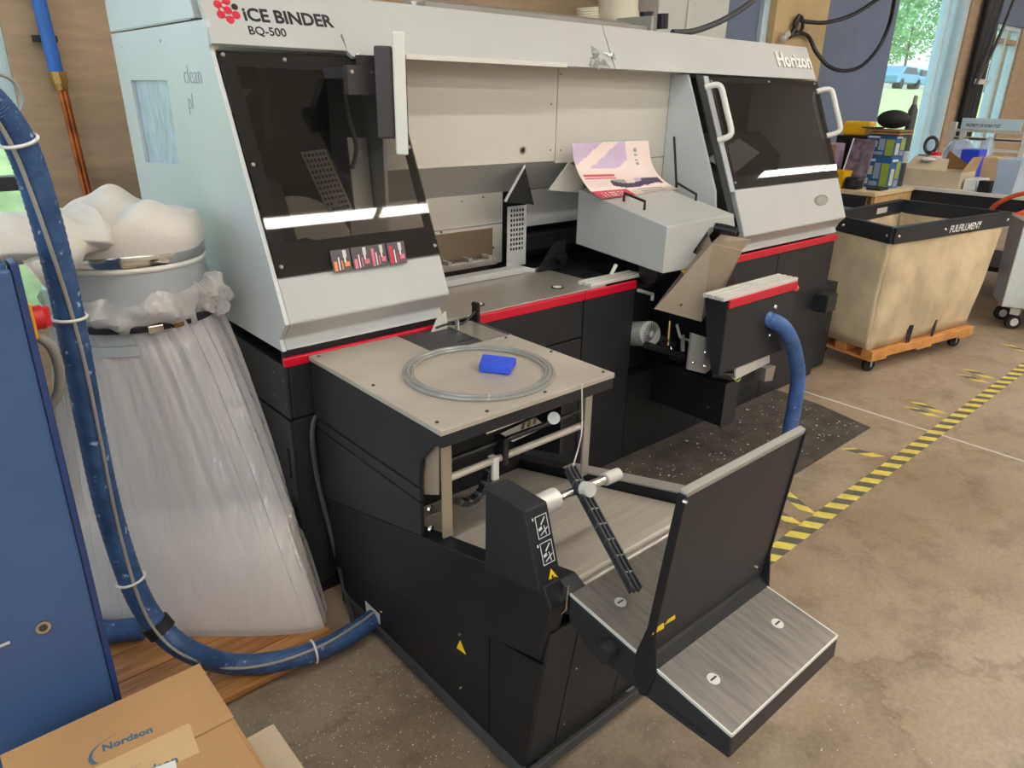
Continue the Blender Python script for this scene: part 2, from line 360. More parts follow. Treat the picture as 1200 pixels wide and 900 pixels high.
WB = bpy.data.objects.new('wall_back', None); COL.objects.link(WB); WB.location = (5, YW, 0); WB['kind'] = 'structure'; WB['label'] = 'long back wall of tan pillars, blue panels and windows'
def wseg(name, m, x0, x1, z0=0, z1=4.95, d=0.0): return obj(name, box(B(), x0, x1, YW - d, YW + 0.2, z0, z1), m, WB)
wseg('wall_panel', 'wall_tan', -7, -3.2); wseg('wall_panel', 'wall_tan', -3.2, 0.60, 0, 0.55); wseg('wall_panel', 'wall_tan', -3.2, 0.60, 4.2, 4.95)
wseg('wall_panel', 'wall_tan', 0.60, 4.85)
wseg('wall_panel', 'wall_blue', 4.85, 6.26)
wseg('pillar', 'wall_ochre', 6.36, 7.28, d=0.10)
wseg('wall_panel', 'wall_blue', 7.28, 8.95, d=0.02)
wseg('wall_panel', 'wall_blue', 8.95, 10.72, 0, 0.5); wseg('wall_panel', 'wall_blue', 8.95, 10.72, 4.2, 4.95)
wseg('pillar', 'wall_tan', 10.85, 11.18, d=0.08)
wseg('wall_panel', 'wall_blue', 11.75, 13.25, 2.62, 4.95); wseg('wall_panel', 'wall_tan', 13.25, 20); wseg('wall_panel', 'wall_blue', 11.18, 11.75)
def trim(n, x0, x1, d=0.04):
    o = obj('trim_%d' % n, box(B(), x0, x1, YW - d, YW + 0.2, 0, 4.95), 'frame_alu', None, 0.005); o['kind'] = 'structure'; o['label'] = 'pale blue aluminium upright trim'
trim(1, 6.26, 6.355); trim(2, 10.72, 10.848, 0.06)
def window(n, x0, x1, z0, z1, ups, rails, label):
    e = bpy.data.objects.new('window_%d' % n, None); COL.objects.link(e); e.location = ((x0 + x1) / 2, YW, z0); e['kind'] = 'structure'; e['label'] = label
    bm = B(); box(bm, x0, x0 + 0.05, YW + 0.03, YW + 0.13, z0, z1); box(bm, x1 - 0.05, x1, YW + 0.03, YW + 0.13, z0, z1)
    box(bm, x0 + 0.05, x1 - 0.05, YW + 0.03, YW + 0.13, z0, z0 + 0.06); box(bm, x0 + 0.05, x1 - 0.05, YW + 0.03, YW + 0.13, z1 - 0.06, z1)
    obj('window_frame', bm, 'frame_alu', e)
    for a in ups: obj('mullion', box(B(), a - 0.035, a + 0.035, YW + 0.03, YW + 0.13, z0 + 0.06, z1 - 0.06), 'frame_alu', e)
    for a in rails: obj('rail', box(B(), x0 + 0.05, x1 - 0.05, YW + 0.035, YW + 0.125, a - 0.03, a + 0.03), 'monitor_dark' if n == 1 else 'wall_tan', e)
    us = [x0 + 0.05] + sorted(ups) + [x1 - 0.05]
    for a, b in zip(us, us[1:]): obj('pane', box(B(), a, b, YW + 0.078, YW + 0.084, z0 + 0.06, z1 - 0.06), 'pane', e)
window(1, -3.2, 0.60, 0.55, 4.2, [-1.9, -0.6], [1.19], 'tall window beside the tan pillar, dark rail across')
window(2, 8.95, 10.72, 0.5, 4.2, [10.5], [], 'tall narrow window looking out on lawn and trees')
window(3, 11.75, 13.25, 0.0, 2.62, [12.15, 12.7], [2.42], 'glazed door with tan transom beyond the black pipes')
# light strips on the ceiling, rows along the hall
lamp0 = thing('strip_light', 'white fluorescent strip light hung from the ceiling', 'ceiling light', (1.95, -2.2, 4.5), 'ceiling strip lights', local=True)
bm = B()
prism_x(bm, [(-0.10, 0.0), (0.10, 0.0), (0.05, 0.07), (-0.05, 0.07)], 0, 2.38)
obj('housing', bm, 'white_plastic', lamp0); obj('tube', box(B(), 0.03, 2.35, -0.075, 0.075, -0.018, -0.001), 'lamp_tube', lamp0)
bm = B(); cyl(bm, (0.3, 0, 0.07), (0.3, 0, 0.45), 0.006, 6); obj('hanger', bm, 'aluminium', lamp0)
bm = B(); cyl(bm, (2.08, 0, 0.07), (2.08, 0, 0.45), 0.006, 6); obj('hanger', bm, 'aluminium', lamp0)
for y in (0.15, -2.2, -4.55, -6.9):
    for k in range(-2, 7):
        x = 1.95 + 2.42 * k
        if y == -2.2 and k in (0, 3): continue
        if k == 6 and y == -2.2: continue
        dup(lamp0, (12.35 if (y == -2.2 and k == 4) else (14.77 if (y == -2.2 and k == 5) else x), y, 4.5))
# floor tape: yellow / black stripes
def tape_run(root, p0, p1, wd, pitch, slant):
    p0 = Vector((p0[0], p0[1], 0)); p1 = Vector((p1[0], p1[1], 0)); d = (p1 - p0); L = d.length; d.normalize(); nrm = Vector((-d.y, d.x, 0))
    k = 0; s = 0.0
    while s < L - 0.01:
        e = min(s + pitch / 2, L)
        a = p0 + d * s; b = p0 + d * e; sl = d * slant
        bm = B(); hexa(bm, [a - nrm * wd / 2, b - nrm * wd / 2, b + nrm * wd / 2 + sl, a + nrm * wd / 2 + sl] + [q + Vector((0, 0, 0.0012)) for q in (a - nrm * wd / 2, b - nrm * wd / 2, b + nrm * wd / 2 + sl, a + nrm * wd / 2 + sl)])
        obj('stripe', bm, 'tape_yellow' if k % 2 == 0 else 'tape_black', root); k += 1; s += pitch / 2
ft = thing('floor_tape', 'long yellow and black striped tape line on the concrete', 'tape', (3.7, 1.08, 0))
tape_run(ft, (1.46, 1.055), (6.6, 1.13), 0.066, 0.112, -0.04)
for nm, L in (('beside the hinged black panel', [((2.66, 1.11), (2.74, 1.27)), ((2.54, 1.10), (2.58, 1.26))]), ('beside the rubber mat', [((3.42, 1.14), (3.39, 1.28))]),
              ('in front of the canvas cart', [((4.22, 1.15), (4.27, 1.30)), ((4.14, 1.15), (4.17, 1.29))]), ('at the right wheel of the canvas cart', [((5.05, 1.17), (5.11, 1.31)), ((4.94, 1.16), (4.98, 1.30))]), ('by the steel cart', [((5.82, 1.17), (5.91, 1.33))])):
    t = thing('tape_tick', 'short striped tape marks ' + nm, 'tape', (*L[0][0], 0))
    for a, b in L: tape_run(t, a, b, 0.05, 0.12, 0.05)
bm = B(); prism_z(bm, [(3.915, -2), (3.93, -2), (3.93, 1.9), (3.915, 1.9)], 0.0, 0.001); tag(obj('painted_line', bm, 'dirty_white'), 'thin pale painted line across the floor', 'floor line')

tag(obj('floor_mat', prism_z(B(), [(2.0, 1.9365), (3.80, 1.9365), (3.79, 1.66), (3.71, 1.335), (2.95, 1.33), (2.0, 1.34)], 0.0, 0.009), 'floor_mat', None, 0.003), 'dark worn rubber mat in front of the binder', 'floor mat')
bm = B()
for i in range(1400):
    if i < 300: x = random.uniform(2.1, 3.7); y = random.uniform(1.36, 1.88); z = 0.0095
    elif i < 1250: x = random.gauss(0.72, 0.22); y = random.gauss(1.35, 0.28); z = 0.0005
    else: x = random.uniform(1.0, 1.8); y = random.uniform(0.3, 0.9); z = 0.0005
    if (x < 0.36 and y < 1.5) or (x < 0.90 and y > 1.62 and i >= 300): continue
    s = random.uniform(0.002, 0.006) * (1.5 if i < 40 else (0.8 if i < 300 else 0.42)); a = random.uniform(0, 6.28)
    ca, sa = math.cos(a) * s, math.sin(a) * s; k = random.uniform(0.3, 0.9)
    loft(bm, [(x + ca, y + sa, z), (x - sa * k, y + ca * k, z), (x - ca, y - sa, z), (x + sa * k, y - ca * k, z)], [(x + ca, y + sa, z + .001), (x - sa * k, y + ca * k, z + .001), (x - ca, y - sa, z + .001), (x + sa * k, y - ca * k, z + .001)])
tag(obj('paper_crumbs', bm, 'scrap_white', kind='stuff'), 'white paper crumbs scattered on floor and mat', 'paper scraps')

# ================================================================ BINDING MACHINE
M = thing('binding_machine', 'long grey and black bookbinding machine with red trim', 'machine', (2.5, 2.5, 0))
XL, XR = 0.82, 4.22
GN = Vector((0, -0.60, 0.265)).normalized(); G0 = Vector((0, 1.945, 1.10)); G1 = Vector((0, 2.21, 1.70)); GU = (G1 - G0)
def gp(x, t, off=0.0): return Vector((x, 0, 0)) + G0 + GU * t + GN * off
def gx(px, py, off=0.0):  # pixel on the slanted window plane
    r = ray(px, py); p0 = G0 + GN * off; return CAM + r * ((p0 - CAM).dot(GN) / r.dot(GN))
# --- left tower, black base
bx('base_core', 'base_dark', M, XL + 0.012, 1.40, 1.947, 3.10, 0.0, 0.84)
def pl(name, x0, x1, y0, y1, z0, z1, m='base_black', b=0.004): return bx(name, m, M, x0, x1, y0, y1, z0, z1, b)
pl('side_panel', XL, XL + 0.012, 1.935, 3.10, 0.67, 0.84)
sp = obj('side_panel', holed(B(), rect(1.935, 3.10, 0.05, 0.662), [rect(1.962, 1.978, 0.45, 0.56)], lambda u, v, w_: (XL + w_, u, v), 0.012), 'base_black', M)
bx('pull_handle', 'black_plastic', sp, XL + 0.002, XL + 0.010, 1.9785, 1.985, 0.445, 0.565)
pl('front_panel', XL + 0.0125, 0.93, 1.935, 1.946, 0.67, 0.84); pl('front_panel', XL + 0.0125, 0.93, 1.935, 1.946, 0.05, 0.662)
for y, z in ((2.02, 0.80), (1.955, 0.79), (2.03, 0.72), (1.95, 0.715), (2.12, 0.40), (2.3, 0.80), (2.02, 0.36)): screw(M, (XL - 0.001, y, z), (-1, 0, 0), 0.007, 'cable_dark')
for z in (0.30, 0.22, 0.15): screw(M, (0.905, 1.933, z), (0, -1, 0), 0.008)
bx('red_strip', 'strip_red', M, XL - 0.001, 1.40, 1.930, 1.946, 0.838, 0.867, 0.004, 'red trim strip')
bx('shadow_gap', 'inner_dark', M, XL + 0.01, 1.40, 1.95, 1.97, 0.84, 0.888)
# --- left tower, grey shell
prof = [(1.935, 0.888), (1.952, 0.92), (1.897, 0.978), (1.949, 1.10), (2.212, 1.70), (2.215, 1.775), (3.16, 1.775), (3.12, 1.2), (3.10, 0.888)]
obj('side_shell', holed(B(), prof, [[(2.61, 1.36), (2.99, 1.34), (3.01, 1.62), (2.612, 1.62)]], lambda u, v, w_: (XL + w_, u, v), 0.012), 'body_side', M)
obj('hand_pocket', sheet(B(), [(XL + 0.0125, y, z) for y, z in ((2.58, 1.32), (3.03, 1.32), (3.03, 1.65), (2.58, 1.65))], (0.004, 0, 0)), 'smudge', M, label='shallow bluish recessed pocket')
obj('side_cap', prism_x(B(), [(2.30, 1.782), (3.165, 1.782), (3.17, 1.885), (2.34, 1.90)], XL, XL + 0.3), 'body_side', M, 0.003)
for y, z in ((3.05, 1.73), (2.62, 1.735)): screw(M, (XL - 0.001, y, z), (-1, 0, 0), 0.006, 'body_side')
text('hand_scrawl', 'clean', 0.075, 'pencil', M, at_x(216, 98, XL - 0.0008), (0, -1, 0), (0, 0, 1), 0.0003, -0.0012)
text('hand_scrawl', 'pl', 0.07, 'pencil', M, at_x(221, 128, XL - 0.0008), (0, -1, 0), (0, 0, 1), 0.0003, -0.0012)
obj('tower_wall', box(B(), 1.385, 1.399, 2.25, 3.10, 0.89, 1.70), 'body_grey', M)
hl = [(1.935, 0.888), (1.952, 0.92), (1.897, 0.978), (1.949, 1.10), (1.975, 1.10), (1.93, 0.985), (1.985, 0.925), (1.985, 0.888)]
obj('lower_hood', prism_x(B(), hl, XL + 0.0125, 1.40), 'body_grey', M, 0.006)
# inside of the left tower
LT = M
bx('inner_back', 'base_black', LT, 0.84, 1.384, 2.62, 2.64, 0.9, 1.70)
bx('inner_floor', 'inner_dark', LT, 0.84, 1.384, 2.0, 2.62, 0.89, 0.91)
obj('roller_drum', cyl(B(), (1.05, 2.42, 1.03), (1.05, 2.22, 1.10), 0.19, 40), 'panel_warm', LT, 0, True)
obj('roller_hub', cyl(B(), (1.05, 2.215, 1.101), (1.05, 2.20, 1.106), 0.05, 20), 'base_dark', LT, 0, True)
quad('inner_plate', 'panel_warm', LT, [at_y(*q, 2.10) for q in ((411, 257), (420, 246), (450, 242), (458, 284), (413, 291))], (0, 0.01, 0))
quad('inner_plate', 'aluminium', LT, [(1.30, 2.30, 1.02), (1.375, 2.30, 1.02), (1.375, 2.34, 1.45), (1.30, 2.34, 1.45)], (0, 0.01, 0))
quad('inner_plate', 'cable_grey', LT, [(0.90, 2.34, 1.52), (0.985, 2.34, 1.60), (0.90, 2.34, 1.60)], (0, 0.01, 0))
quad('inner_plate', 'base_black', LT, [(0.93, 2.16, 1.02), (1.03, 2.16, 1.02), (1.0, 2.24, 1.33), (0.93, 2.24, 1.36)], (0.0, 0.01, 0))
hs = [rect(0.008 + 0.016 * i, 0.018 + 0.016 * i, 0.012 + 0.018 * j, 0.022 + 0.018 * j) for i in range(6) for j in range(11)]
obj('perforated_plate', holed(B(), rect(0, 0.108, 0, 0.21), hs, lambda u, v, w_: Vector((1.14, 2.20, 1.22)) + Vector((0.93, 0.2, 0.05)) * u + Vector((-0.28, 0.25, 0.93)) * v + Vector((0, 1, 0)) * w_, 0.003), 'cable_grey', LT)
bm = B(); tube(bm, [(1.27, 2.3, 1.62), (1.28, 2.28, 1.5), (1.31, 2.3, 1.42), (1.30, 2.32, 1.35)], 0.008); obj('inner_cable', bm, 'cable_grey', LT, 0, True)
bx('inner_bar', 'cable_dark', LT, 0.99, 1.015, 2.30, 2.32, 1.45, 1.69)
# smoked window with black printed border
W0, W1 = XL + 0.016, 1.396

obj('window_border', holed(B(), rect(W0, W1, 0.01, 0.995), [rect(W0 + 0.045, W1 - 0.03, 0.15, 0.93)], lambda u, v, w_: gp(u, v, w_ - 0.004), 0.003), 'black_plastic', M)
wp = obj('window_pane', holed(B(), rect(W0, W1, 0.008, 0.997), [], lambda u, v, w_: gp(u, v, w_), 0.005), 'smoked', M, label='smoked acrylic front window of the left tower')
for x, t in ((W0 + 0.014, 0.975), (W0 + 0.014, 0.5), (W0 + 0.014, 0.05), (W1 - 0.014, 0.05), (W1 - 0.014, 0.55), (1.03, 0.965)): screw(wp, gp(x, t, 0.006), GN, 0.007, 'cable_grey')
# warning stickers in a row along the lower edge of that window
for i, (a, b) in enumerate(((388, 411), (412, 434), (433, 453), (454, 475))):
    yb = 320 - (a - 388) * 0.135; yt = yb - 26; o2 = 0.0062
    q = [gx(a + 3.2, yb, o2), gx(b + 2.2, yb - 3, o2), gx(b - 2.4, yt - 3, o2), gx(a - 1.6, yt, o2)]
    st = quad('sticker', 'sticker_dark', wp, q, GN * 0.0006, 'dark warning sticker with orange and pink print')
    def qp(u, v): return q[0] * (1 - u) * (1 - v) + q[1] * u * (1 - v) + q[2] * u * v + q[3] * (1 - u) * v
    pr = ('sticker_orange', 'sticker_pink', 'sticker_pink', 'print_red')[i]
    def pq(m, u0, u1, v0, v1): obj('print_mark', sheet(B(), [qp(u0, v0), qp(u1, v0), qp(u1, v1), qp(u0, v1)], GN * 0.0004), m, wp).location = GN * 0.0006
    pq(pr, 0.10, 0.26, 0.05, 0.48 if i < 2 else 0.85); pq('print_white', 0.34, 0.40, 0.08, 0.66); pq(pr, 0.50, 0.56, 0.10, 0.5)
    pq('dirty_white', 0.62, 0.80, 0.62, 0.95); pq('sticker_pink' if i else 'sticker_orange', 0.66, 0.92, 0.22, 0.42); pq('print_white', 0.66, 0.74, 0.42, 0.62)
# --- header with the machine's name, and the long top beam
HD = Vector((0, 0.09, 0.17)); HN = Vector((0, -0.17, 0.09)).normalized()
def hp(x, s, off=0.0): return Vector((x, 2.210, 1.705)) + HD * s + HN * off
def beam(x0, x1):
    bm = B(); prism_x(bm, [(2.210, 1.705), (2.30, 1.875), (3.15, 1.875), (3.15, 1.70), (2.36, 1.70), (2.24, 1.705)], x0, x1); return bm
obj('beam_cover', beam(1.20, 2.505), 'body_grey', M, 0.003); obj('beam_cover', beam(2.509, XR), 'body_grey', M, 0.003)
hdr = obj('header_panel', sheet(B(), [hp(XL + 0.001, 0.0, 0.004), hp(1.238, 0.0, 0.004), hp(1.198, 1.35, 0.004), hp(XL + 0.001, 1.35, 0.004)], HN * 0.016), 'body_grey', M, 0.002)
obj('header_ear', sheet(B(), [hp(1.2385, 0.30, 0.004), hp(1.2385, 0.0, 0.004), hp(1.252, -0.085, 0.004), hp(1.285, -0.085, 0.004), hp(1.285, -0.02, 0.004), hp(1.255, 0.30, 0.004)], HN * 0.014), 'body_grey', hdr, 0.001)
bx('header_top', 'body_grey', M, XL + 0.002, 1.199, 2.335, 3.1, 1.78, 1.935)
screw(M, hp(1.268, -0.055, 0.019), HN, 0.005)
def hx(px, py, off=0.021): r = ray(px, py); p0 = Vector((0, 2.21, 1.705)) + HN * off; return CAM + r * ((p0 - CAM).dot(HN) / r.dot(HN))
a = hx(286, 22); b = hx(391, 31)
text('logo_lettering', 'iCE BINDER', 0.050, 'print_black', hdr, a - HD.normalized() * 0.004, (1, 0, 0), HD, 0.0008, 0.0012, label='bold black name lettering', width=(hx(391, 31) - hx(286, 22)).x)
text('model_lettering', 'BQ-500', 0.036, 'print_black', hdr, hx(292, 40), (1, 0, 0), HD, 0.0008, 0.0002)
dots = [(255, 5, 1), (265, 1, 1), (259, 17, 1), (267, 12, 1), (277, 17.5, 1), (270, 23, 1), (275, 8, 0)]
lg = B(); P = {}
for i, (x, y, c) in enumerate(dots):
    p = hx(x, y); P[i] = p
    if c: cyl(lg, p - HN * 0.001, p + HN * 0.0012, 0.0115, 16)
for i, j in ((0, 1), (0, 3), (2, 3), (3, 4), (2, 5), (4, 5), (2, 0)): cyl(lg, P[i], P[j], 0.0025, 6)
obj('logo_dots', lg, 'print_red', hdr, label='red linked dot emblem')
obj('logo_dot', cyl(B(), P[6] - HN * 0.001, P[6] + HN * 0.0012, 0.009, 16), 'print_black', hdr)
a = hx(910, 74, 0.001)
text('badge_lettering', 'Horizon', 0.105, 'aluminium', M, hp(a.x, 0.34, 0.003), (1, 0, 0), HD, 0.005, 0.003, width=(hx(948, 72, 0.001) - a).x, label='raised chrome maker lettering')
# strip under the beam, tape scraps on it
bx('scale_strip', 'white_plastic', M, 1.42, 2.21, 2.198, 2.208, 1.700, 1.716, 0.001, 'white ruler strip along the beam edge')
bm = B(); 
for i in range(16): a_ = random.uniform(2.34, 2.52); s_ = random.uniform(0.02, 0.30); p = hp(a_, s_, 0.003); q = hp(a_ + random.uniform(-.06, .06), s_ + random.uniform(-.15, .2), random.uniform(.004, .014)); r_ = hp(a_ + random.uniform(.01, .04), s_ + random.uniform(.05, .15), 0.004); loft(bm, [p, q, r_], [p + HN * .0006, q + HN * .0006, r_ + HN * .0006])
obj('tape_scrap', bm, 'clear_tube', M, label='crumpled clear tape stuck on the beam')
bm = B(); cyl(bm, (1.75, 2.62, 1.91), (3.05, 2.62, 1.91), 0.03, 16); obj('top_roller', bm, 'steel', M, 0, True)
bx('top_rail', 'cable_grey', M, 1.75, 3.05, 2.50, 2.56, 1.876, 1.915); bx('rail_end', 'cable_grey', M, 3.05, 3.07, 2.48, 2.70, 1.876, 1.96)
rod('beam_post', 'black_plastic', M, at_y(757, 32, 2.7), at_y(758, 14, 2.7), 0.036, 18); rod('beam_post', 'black_plastic', M, at_y(776, 34, 2.7), at_y(777, 16, 2.7), 0.030, 18)
bm = B(); tube(bm, [at_y(788, 38, 2.8), at_y(815, 36, 2.8), at_y(850, 22, 2.8), at_y(880, 2, 2.85), at_y(900, -20, 2.9)], 0.017); obj('power_cable', bm, 'cable_dark', M, 0, True)
# --- middle: back panels
YB = 2.33
bx('back_panel', 'panel_warm', M, 1.40, 2.288, YB, YB + 0.01, 1.335, 1.72); bx('back_panel', 'panel_warm', M, 2.293, 3.045, YB, YB + 0.01, 1.325, 1.72)
bx('back_panel', 'panel_warm', M, 2.75, 3.045, YB + 0.001, YB + 0.011, 0.95, 1.322)
obj('port_ring', cyl(B(), at_y(613, 176, YB - 0.004), at_y(613, 176, YB - 0.004) + Vector((0, 0.006, 0)), 0.017, 18), 'chrome', M, 0, True)
obj('port_hole', cyl(B(), at_y(613, 176, YB - 0.006), at_y(613, 176, YB - 0.006) + Vector((0, 0.006, 0)), 0.010, 18), 'inner_dark', M, 0, True)
obj('sloped_panel', prism_x(B(), [(YB, 1.334), (YB + 0.01, 1.334), (2.52, 1.20), (2.51, 1.195)], 1.40, 2.75), 'body_grey', M)
bx('lower_panel', 'panel_warm', M, 1.40, 2.15, 2.51, 2.52, 1.06, 1.197); bx('lower_panel', 'panel_warm', M, 1.40, 2.15, 2.51, 2.52, 0.88, 1.056)
bx('lower_panel', 'body_grey', M, 2.29, 2.75, 2.50, 2.51, 1.03, 1.194)
bx('dark_cavity', 'inner_dark', M, 2.15, 3.05, 2.60, 2.62, 0.5, 1.2); bx('dark_beam', 'base_dark', M, 2.20, 3.0, 2.44, 2.58, 0.93, 1.00, 0.004)
bx('cavity_floor', 'inner_dark', M, 2.23, 3.04, 2.10, 2.60, 0.55, 0.60)
p0 = at_y(512, 310, 2.48); p1 = at_y(577, 267, 2.48)
bx('guard_window', 'brown_acrylic', M, p0.x, p1.x, 2.478, 2.484, p0.z - 0.01, p1.z)
for px, py in ((541, 236), (566, 231), (517, 272), (578, 290)): screw(M, at_y(px, py, 2.508), (0, -1, 0), 0.006)
for px, py in ((657, 87), (657, 176), (646, 122), (645, 176)): screw(M, at_y(px, py, YB - 0.002), (0, -1, 0), 0.004, 'cable_grey')
# perforated guard and black triangular gusset
g0 = at_y(594, 308, 2.40); g1 = at_y(617, 240, 2.40); gw = g1.x - g0.x; gh = g1.z - g0.z
hs = [rect(0.018 + 0.0165 * i, 0.029 + 0.0165 * i, 0.05 + 0.021 * j, 0.063 + 0.021 * j) for i in range(5) for j in range(9)]
obj('perforated_guard', holed(B(), rect(0, 0.112, -0.02, gh), hs, lambda u, v, w_: (g0.x + u, 2.40 + w_, g0.z + v), 0.003), 'body_grey', M)
obj('guard_foot', sheet(B(), [at_y(594, 308, 2.40), at_y(628, 315, 2.3), at_y(624, 326, 2.3), at_y(596, 322, 2.36)], (0, 0.004, 0)), 'body_grey', M)
tri = [at_y(*q, 2.34) for q in ((592, 237), (615, 195), (626, 240))]
obj('gusset', sheet(B(), tri, (0, 0.015, 0)), 'black_plastic', M); obj('gusset_edge', tube(B(), [tri[0] + Vector((-.004, -.004, .004)), tri[1] + Vector((-.004, -.004, .004))], 0.006, 6, 1, False), 'body_grey', M)
obj('guide_plate', sheet(B(), [at_y(*q, 2.30) for q in ((668, 190), (684, 205), (682, 226), (644, 223))], (0, 0.01, 0)), 'panel_warm', M)
# --- middle: steel table, trim and black fronts
tb = bx('middle_table', 'steel', M, 1.402, 2.24, 1.945, 2.36, 0.862, 0.872, 0.002)
for px, py in ((560, 357), (653, 337)):
    c = at_z(px, py, 0.8725); obj('lamp_ring', cyl(B(), c, c + Vector((0, 0, 0.003)), 0.026, 24), 'black_plastic', tb, 0, True); obj('lamp_lens', cyl(B(), c, c + Vector((0, 0, 0.0045)), 0.018, 24), 'white_plastic', tb, 0, True)
bx('table_step', 'body_grey', M, 1.402, 2.10, 2.30, 2.36, 0.873, 0.90, 0.003); bx('guide_rail', 'steel', M, 1.45, 2.05, 2.42, 2.45, 0.90, 0.93, 0.003); bx('guide_rail', 'dirty_white', M, 1.50, 1.72, 2.40, 2.415, 0.93, 0.945, 0.002)
for i in range(5): bx('rail_clip', 'cable_grey', M, 1.55 + 0.11 * i, 1.57 + 0.11 * i, 2.41, 2.46, 0.931, 0.945)
obj('table_bracket', sheet(B(), [(2.16, 2.28, 0.873), (2.33, 2.28, 0.873), (2.33, 2.28, 1.00), (2.26, 2.28, 0.99)], (0, 0.008, 0)), 'base_dark', M); rod('bracket_knob', 'black_plastic', M, (2.28, 2.27, 0.925), (2.28, 2.24, 0.925), 0.025)
bx('red_strip', 'strip_red', M, 1.527, 2.10, 1.930, 1.945, 0.832, 0.868, 0.004); bx('red_strip', 'strip_red', M, 2.104, 2.42, 1.930, 1.945, 0.832, 0.868, 0.004)
pl('front_panel', 1.527, 2.098, 1.937, 1.95, 0.676, 0.83); pl('front_panel', 1.527, 2.098, 1.937, 1.95, 0.0, 0.67); pl('front_panel', 2.104, 2.42, 1.937, 1.95, 0.0, 0.83)
bx('base_core', 'base_dark', M, 1.401, 2.42, 1.951, 3.10, 0.0, 0.86); bx('base_core', 'base_dark', M, 2.42, 2.62, 2.25, 3.10, 0.0, 0.86)
for i in range(3): bx('rail_profile', 'aluminium', M, 2.15, 2.47, 1.948 + 0.027 * i, 1.970 + 0.027 * i, 0.8725, 0.889, 0.003)
# --- bay with the clamp mechanism
bx('bay_floor', 'inner_dark', M, 2.421, 2.70, 1.9368, 2.25, 0.0, 0.42)
rod('knurled_roller', 'aluminium', M, at_y(742, 391, 1.98), at_y(762, 391, 1.86), 0.055, 28)
kr = at_y(763, 391, 1.855); bm = B()
for i in range(26):
    a_ = i * 2 * math.pi / 26; d = Vector((math.cos(a_), 0, math.sin(a_))); q = Vector((-d.z, 0, d.x)) * 0.0012
    sheet(bm, [kr + d * 0.016 - q, kr + d * 0.053 - q, kr + d * 0.053 + q, kr + d * 0.016 + q], (0, -0.004, 0))
obj('roller_teeth', bm, 'mid_grey', M)
gsk = at_y(800, 412, 1.70)
obj('bracket_plate', sheet(B(), [at_y(*q, 1.60) for q in ((811, 390), (832, 397), (836, 404), (834, 432), (826, 438), (806, 433))], (0, 0.01, 0)), 'mid_grey', M)
for q in ((827, 413), (826, 429), (813, 425)): screw(M, at_y(*q, 1.596), (0, -1, 0), 0.008)
for a_, b_, r_, m_ in (((785, 376), (783, 405), .007, 'brass'), ((793, 380), (797, 395), .006, 'dirty_white'), ((797, 395), (810, 400), .006, 'dirty_white'), ((800, 392), (800, 412), .010, 'cable_grey'), ((776, 396), (790, 404), .014, 'base_dark'), ((757, 404), (800, 418), .016, 'inner_dark'), ((797, 415), (798, 424), .012, 'brass'), ((786, 400), (787, 414), .008, 'chrome')):
    rod('linkage_rod', m_, M, at_y(*a_, 1.80), at_y(*b_, 1.78), r_, 10)
for q in ((772, 405), (781, 407), (800, 420)): bx('linkage_block', 'cable_dark', M, at_y(*q, 1.84).x - .02, at_y(*q, 1.84).x + .02, 1.84, 1.90, at_y(*q, 1.84).z - .015, at_y(*q, 1.84).z + .02, 0.002)
for a_, b_ in (((748, 340), (765, 345)), ((765, 345), (764, 352)), ((716, 322), (722, 310))): rod('guide_arm', 'aluminium', M, at_y(*a_, 1.95), at_y(*b_, 1.95), 0.008, 8)
bx('mechanism_core', 'inner_dark', M, 2.45, 2.61, 1.99, 2.24, 0.43, 0.80); rod('dark_roller', 'black_plastic', M, (2.45, 1.90, 0.90), (2.75, 1.90, 0.90), 0.05, 18)
# dark tray sticking out of the bay
ty = obj('drip_tray', box(B(), 2.60, 2.69, 1.55, 1.936, 0.26, 0.46), 'base_dark', M, 0.003)
bx('tray_lip', 'base_black', M, 2.595, 2.70, 1.544, 1.549, 0.255, 0.465); screw(M, (2.597, 1.62, 0.33), (-1, 0, 0), 0.008)
# --- front carriage box with rails and hose
fb = obj('carriage_box', prism_x(B(), [(1.512, 0.545), (1.512, 0.858), (1.625, 0.858), (1.60, 0.72), (1.55, 0.545)], 2.475, 3.0), 'base_black', M, 0.004)
bx('red_strip', 'strip_red', M, 2.475, 3.0, 1.504, 1.513, 0.826, 0.862, 0.003)
for i in range(4): bx('rail_profile', 'aluminium', M, 2.44, 3.01, 1.512 + 0.026 * i, 1.533 + 0.026 * i, 0.859, 0.876, 0.003)
bx('box_neck', 'base_dark', M, 2.70, 3.0, 1.641, 1.936, 0.36, 0.80); obj('release_knob', cyl(B(), (3.0, 1.53, 0.825), (3.04, 1.53, 0.82), 0.014, 12), 'orange_cord', M, 0, True)
for q in ((909, 360), (903, 393)): screw(M, at_y(*q, 1.510), (0, -1, 0), 0.012)
p = [at_y(*q, 1.54) for q in ((862, 432), (902, 416), (902, 425), (862, 445))]
obj('angle_rail', sheet(B(), p, (0, 0.008, 0)), 'aluminium', M); rod('cable_gland', 'black_plastic', M, at_y(832, 437, 1.60), at_y(856, 441, 1.56), 0.022, 14)
obj('clamp_foot', sheet(B(), [at_y(*q, 1.60) for q in ((898, 432), (909, 429), (905, 446), (896, 447))], (0, 0.03, 0)), 'steel', M)
bm = B(); tube(bm, [at_y(858, 442, 1.54), at_y(864, 447, 1.54), at_y(868, 443, 1.54)], 0.003, 6); obj('earth_wire', bm, 'carton_green', M, 0, True)
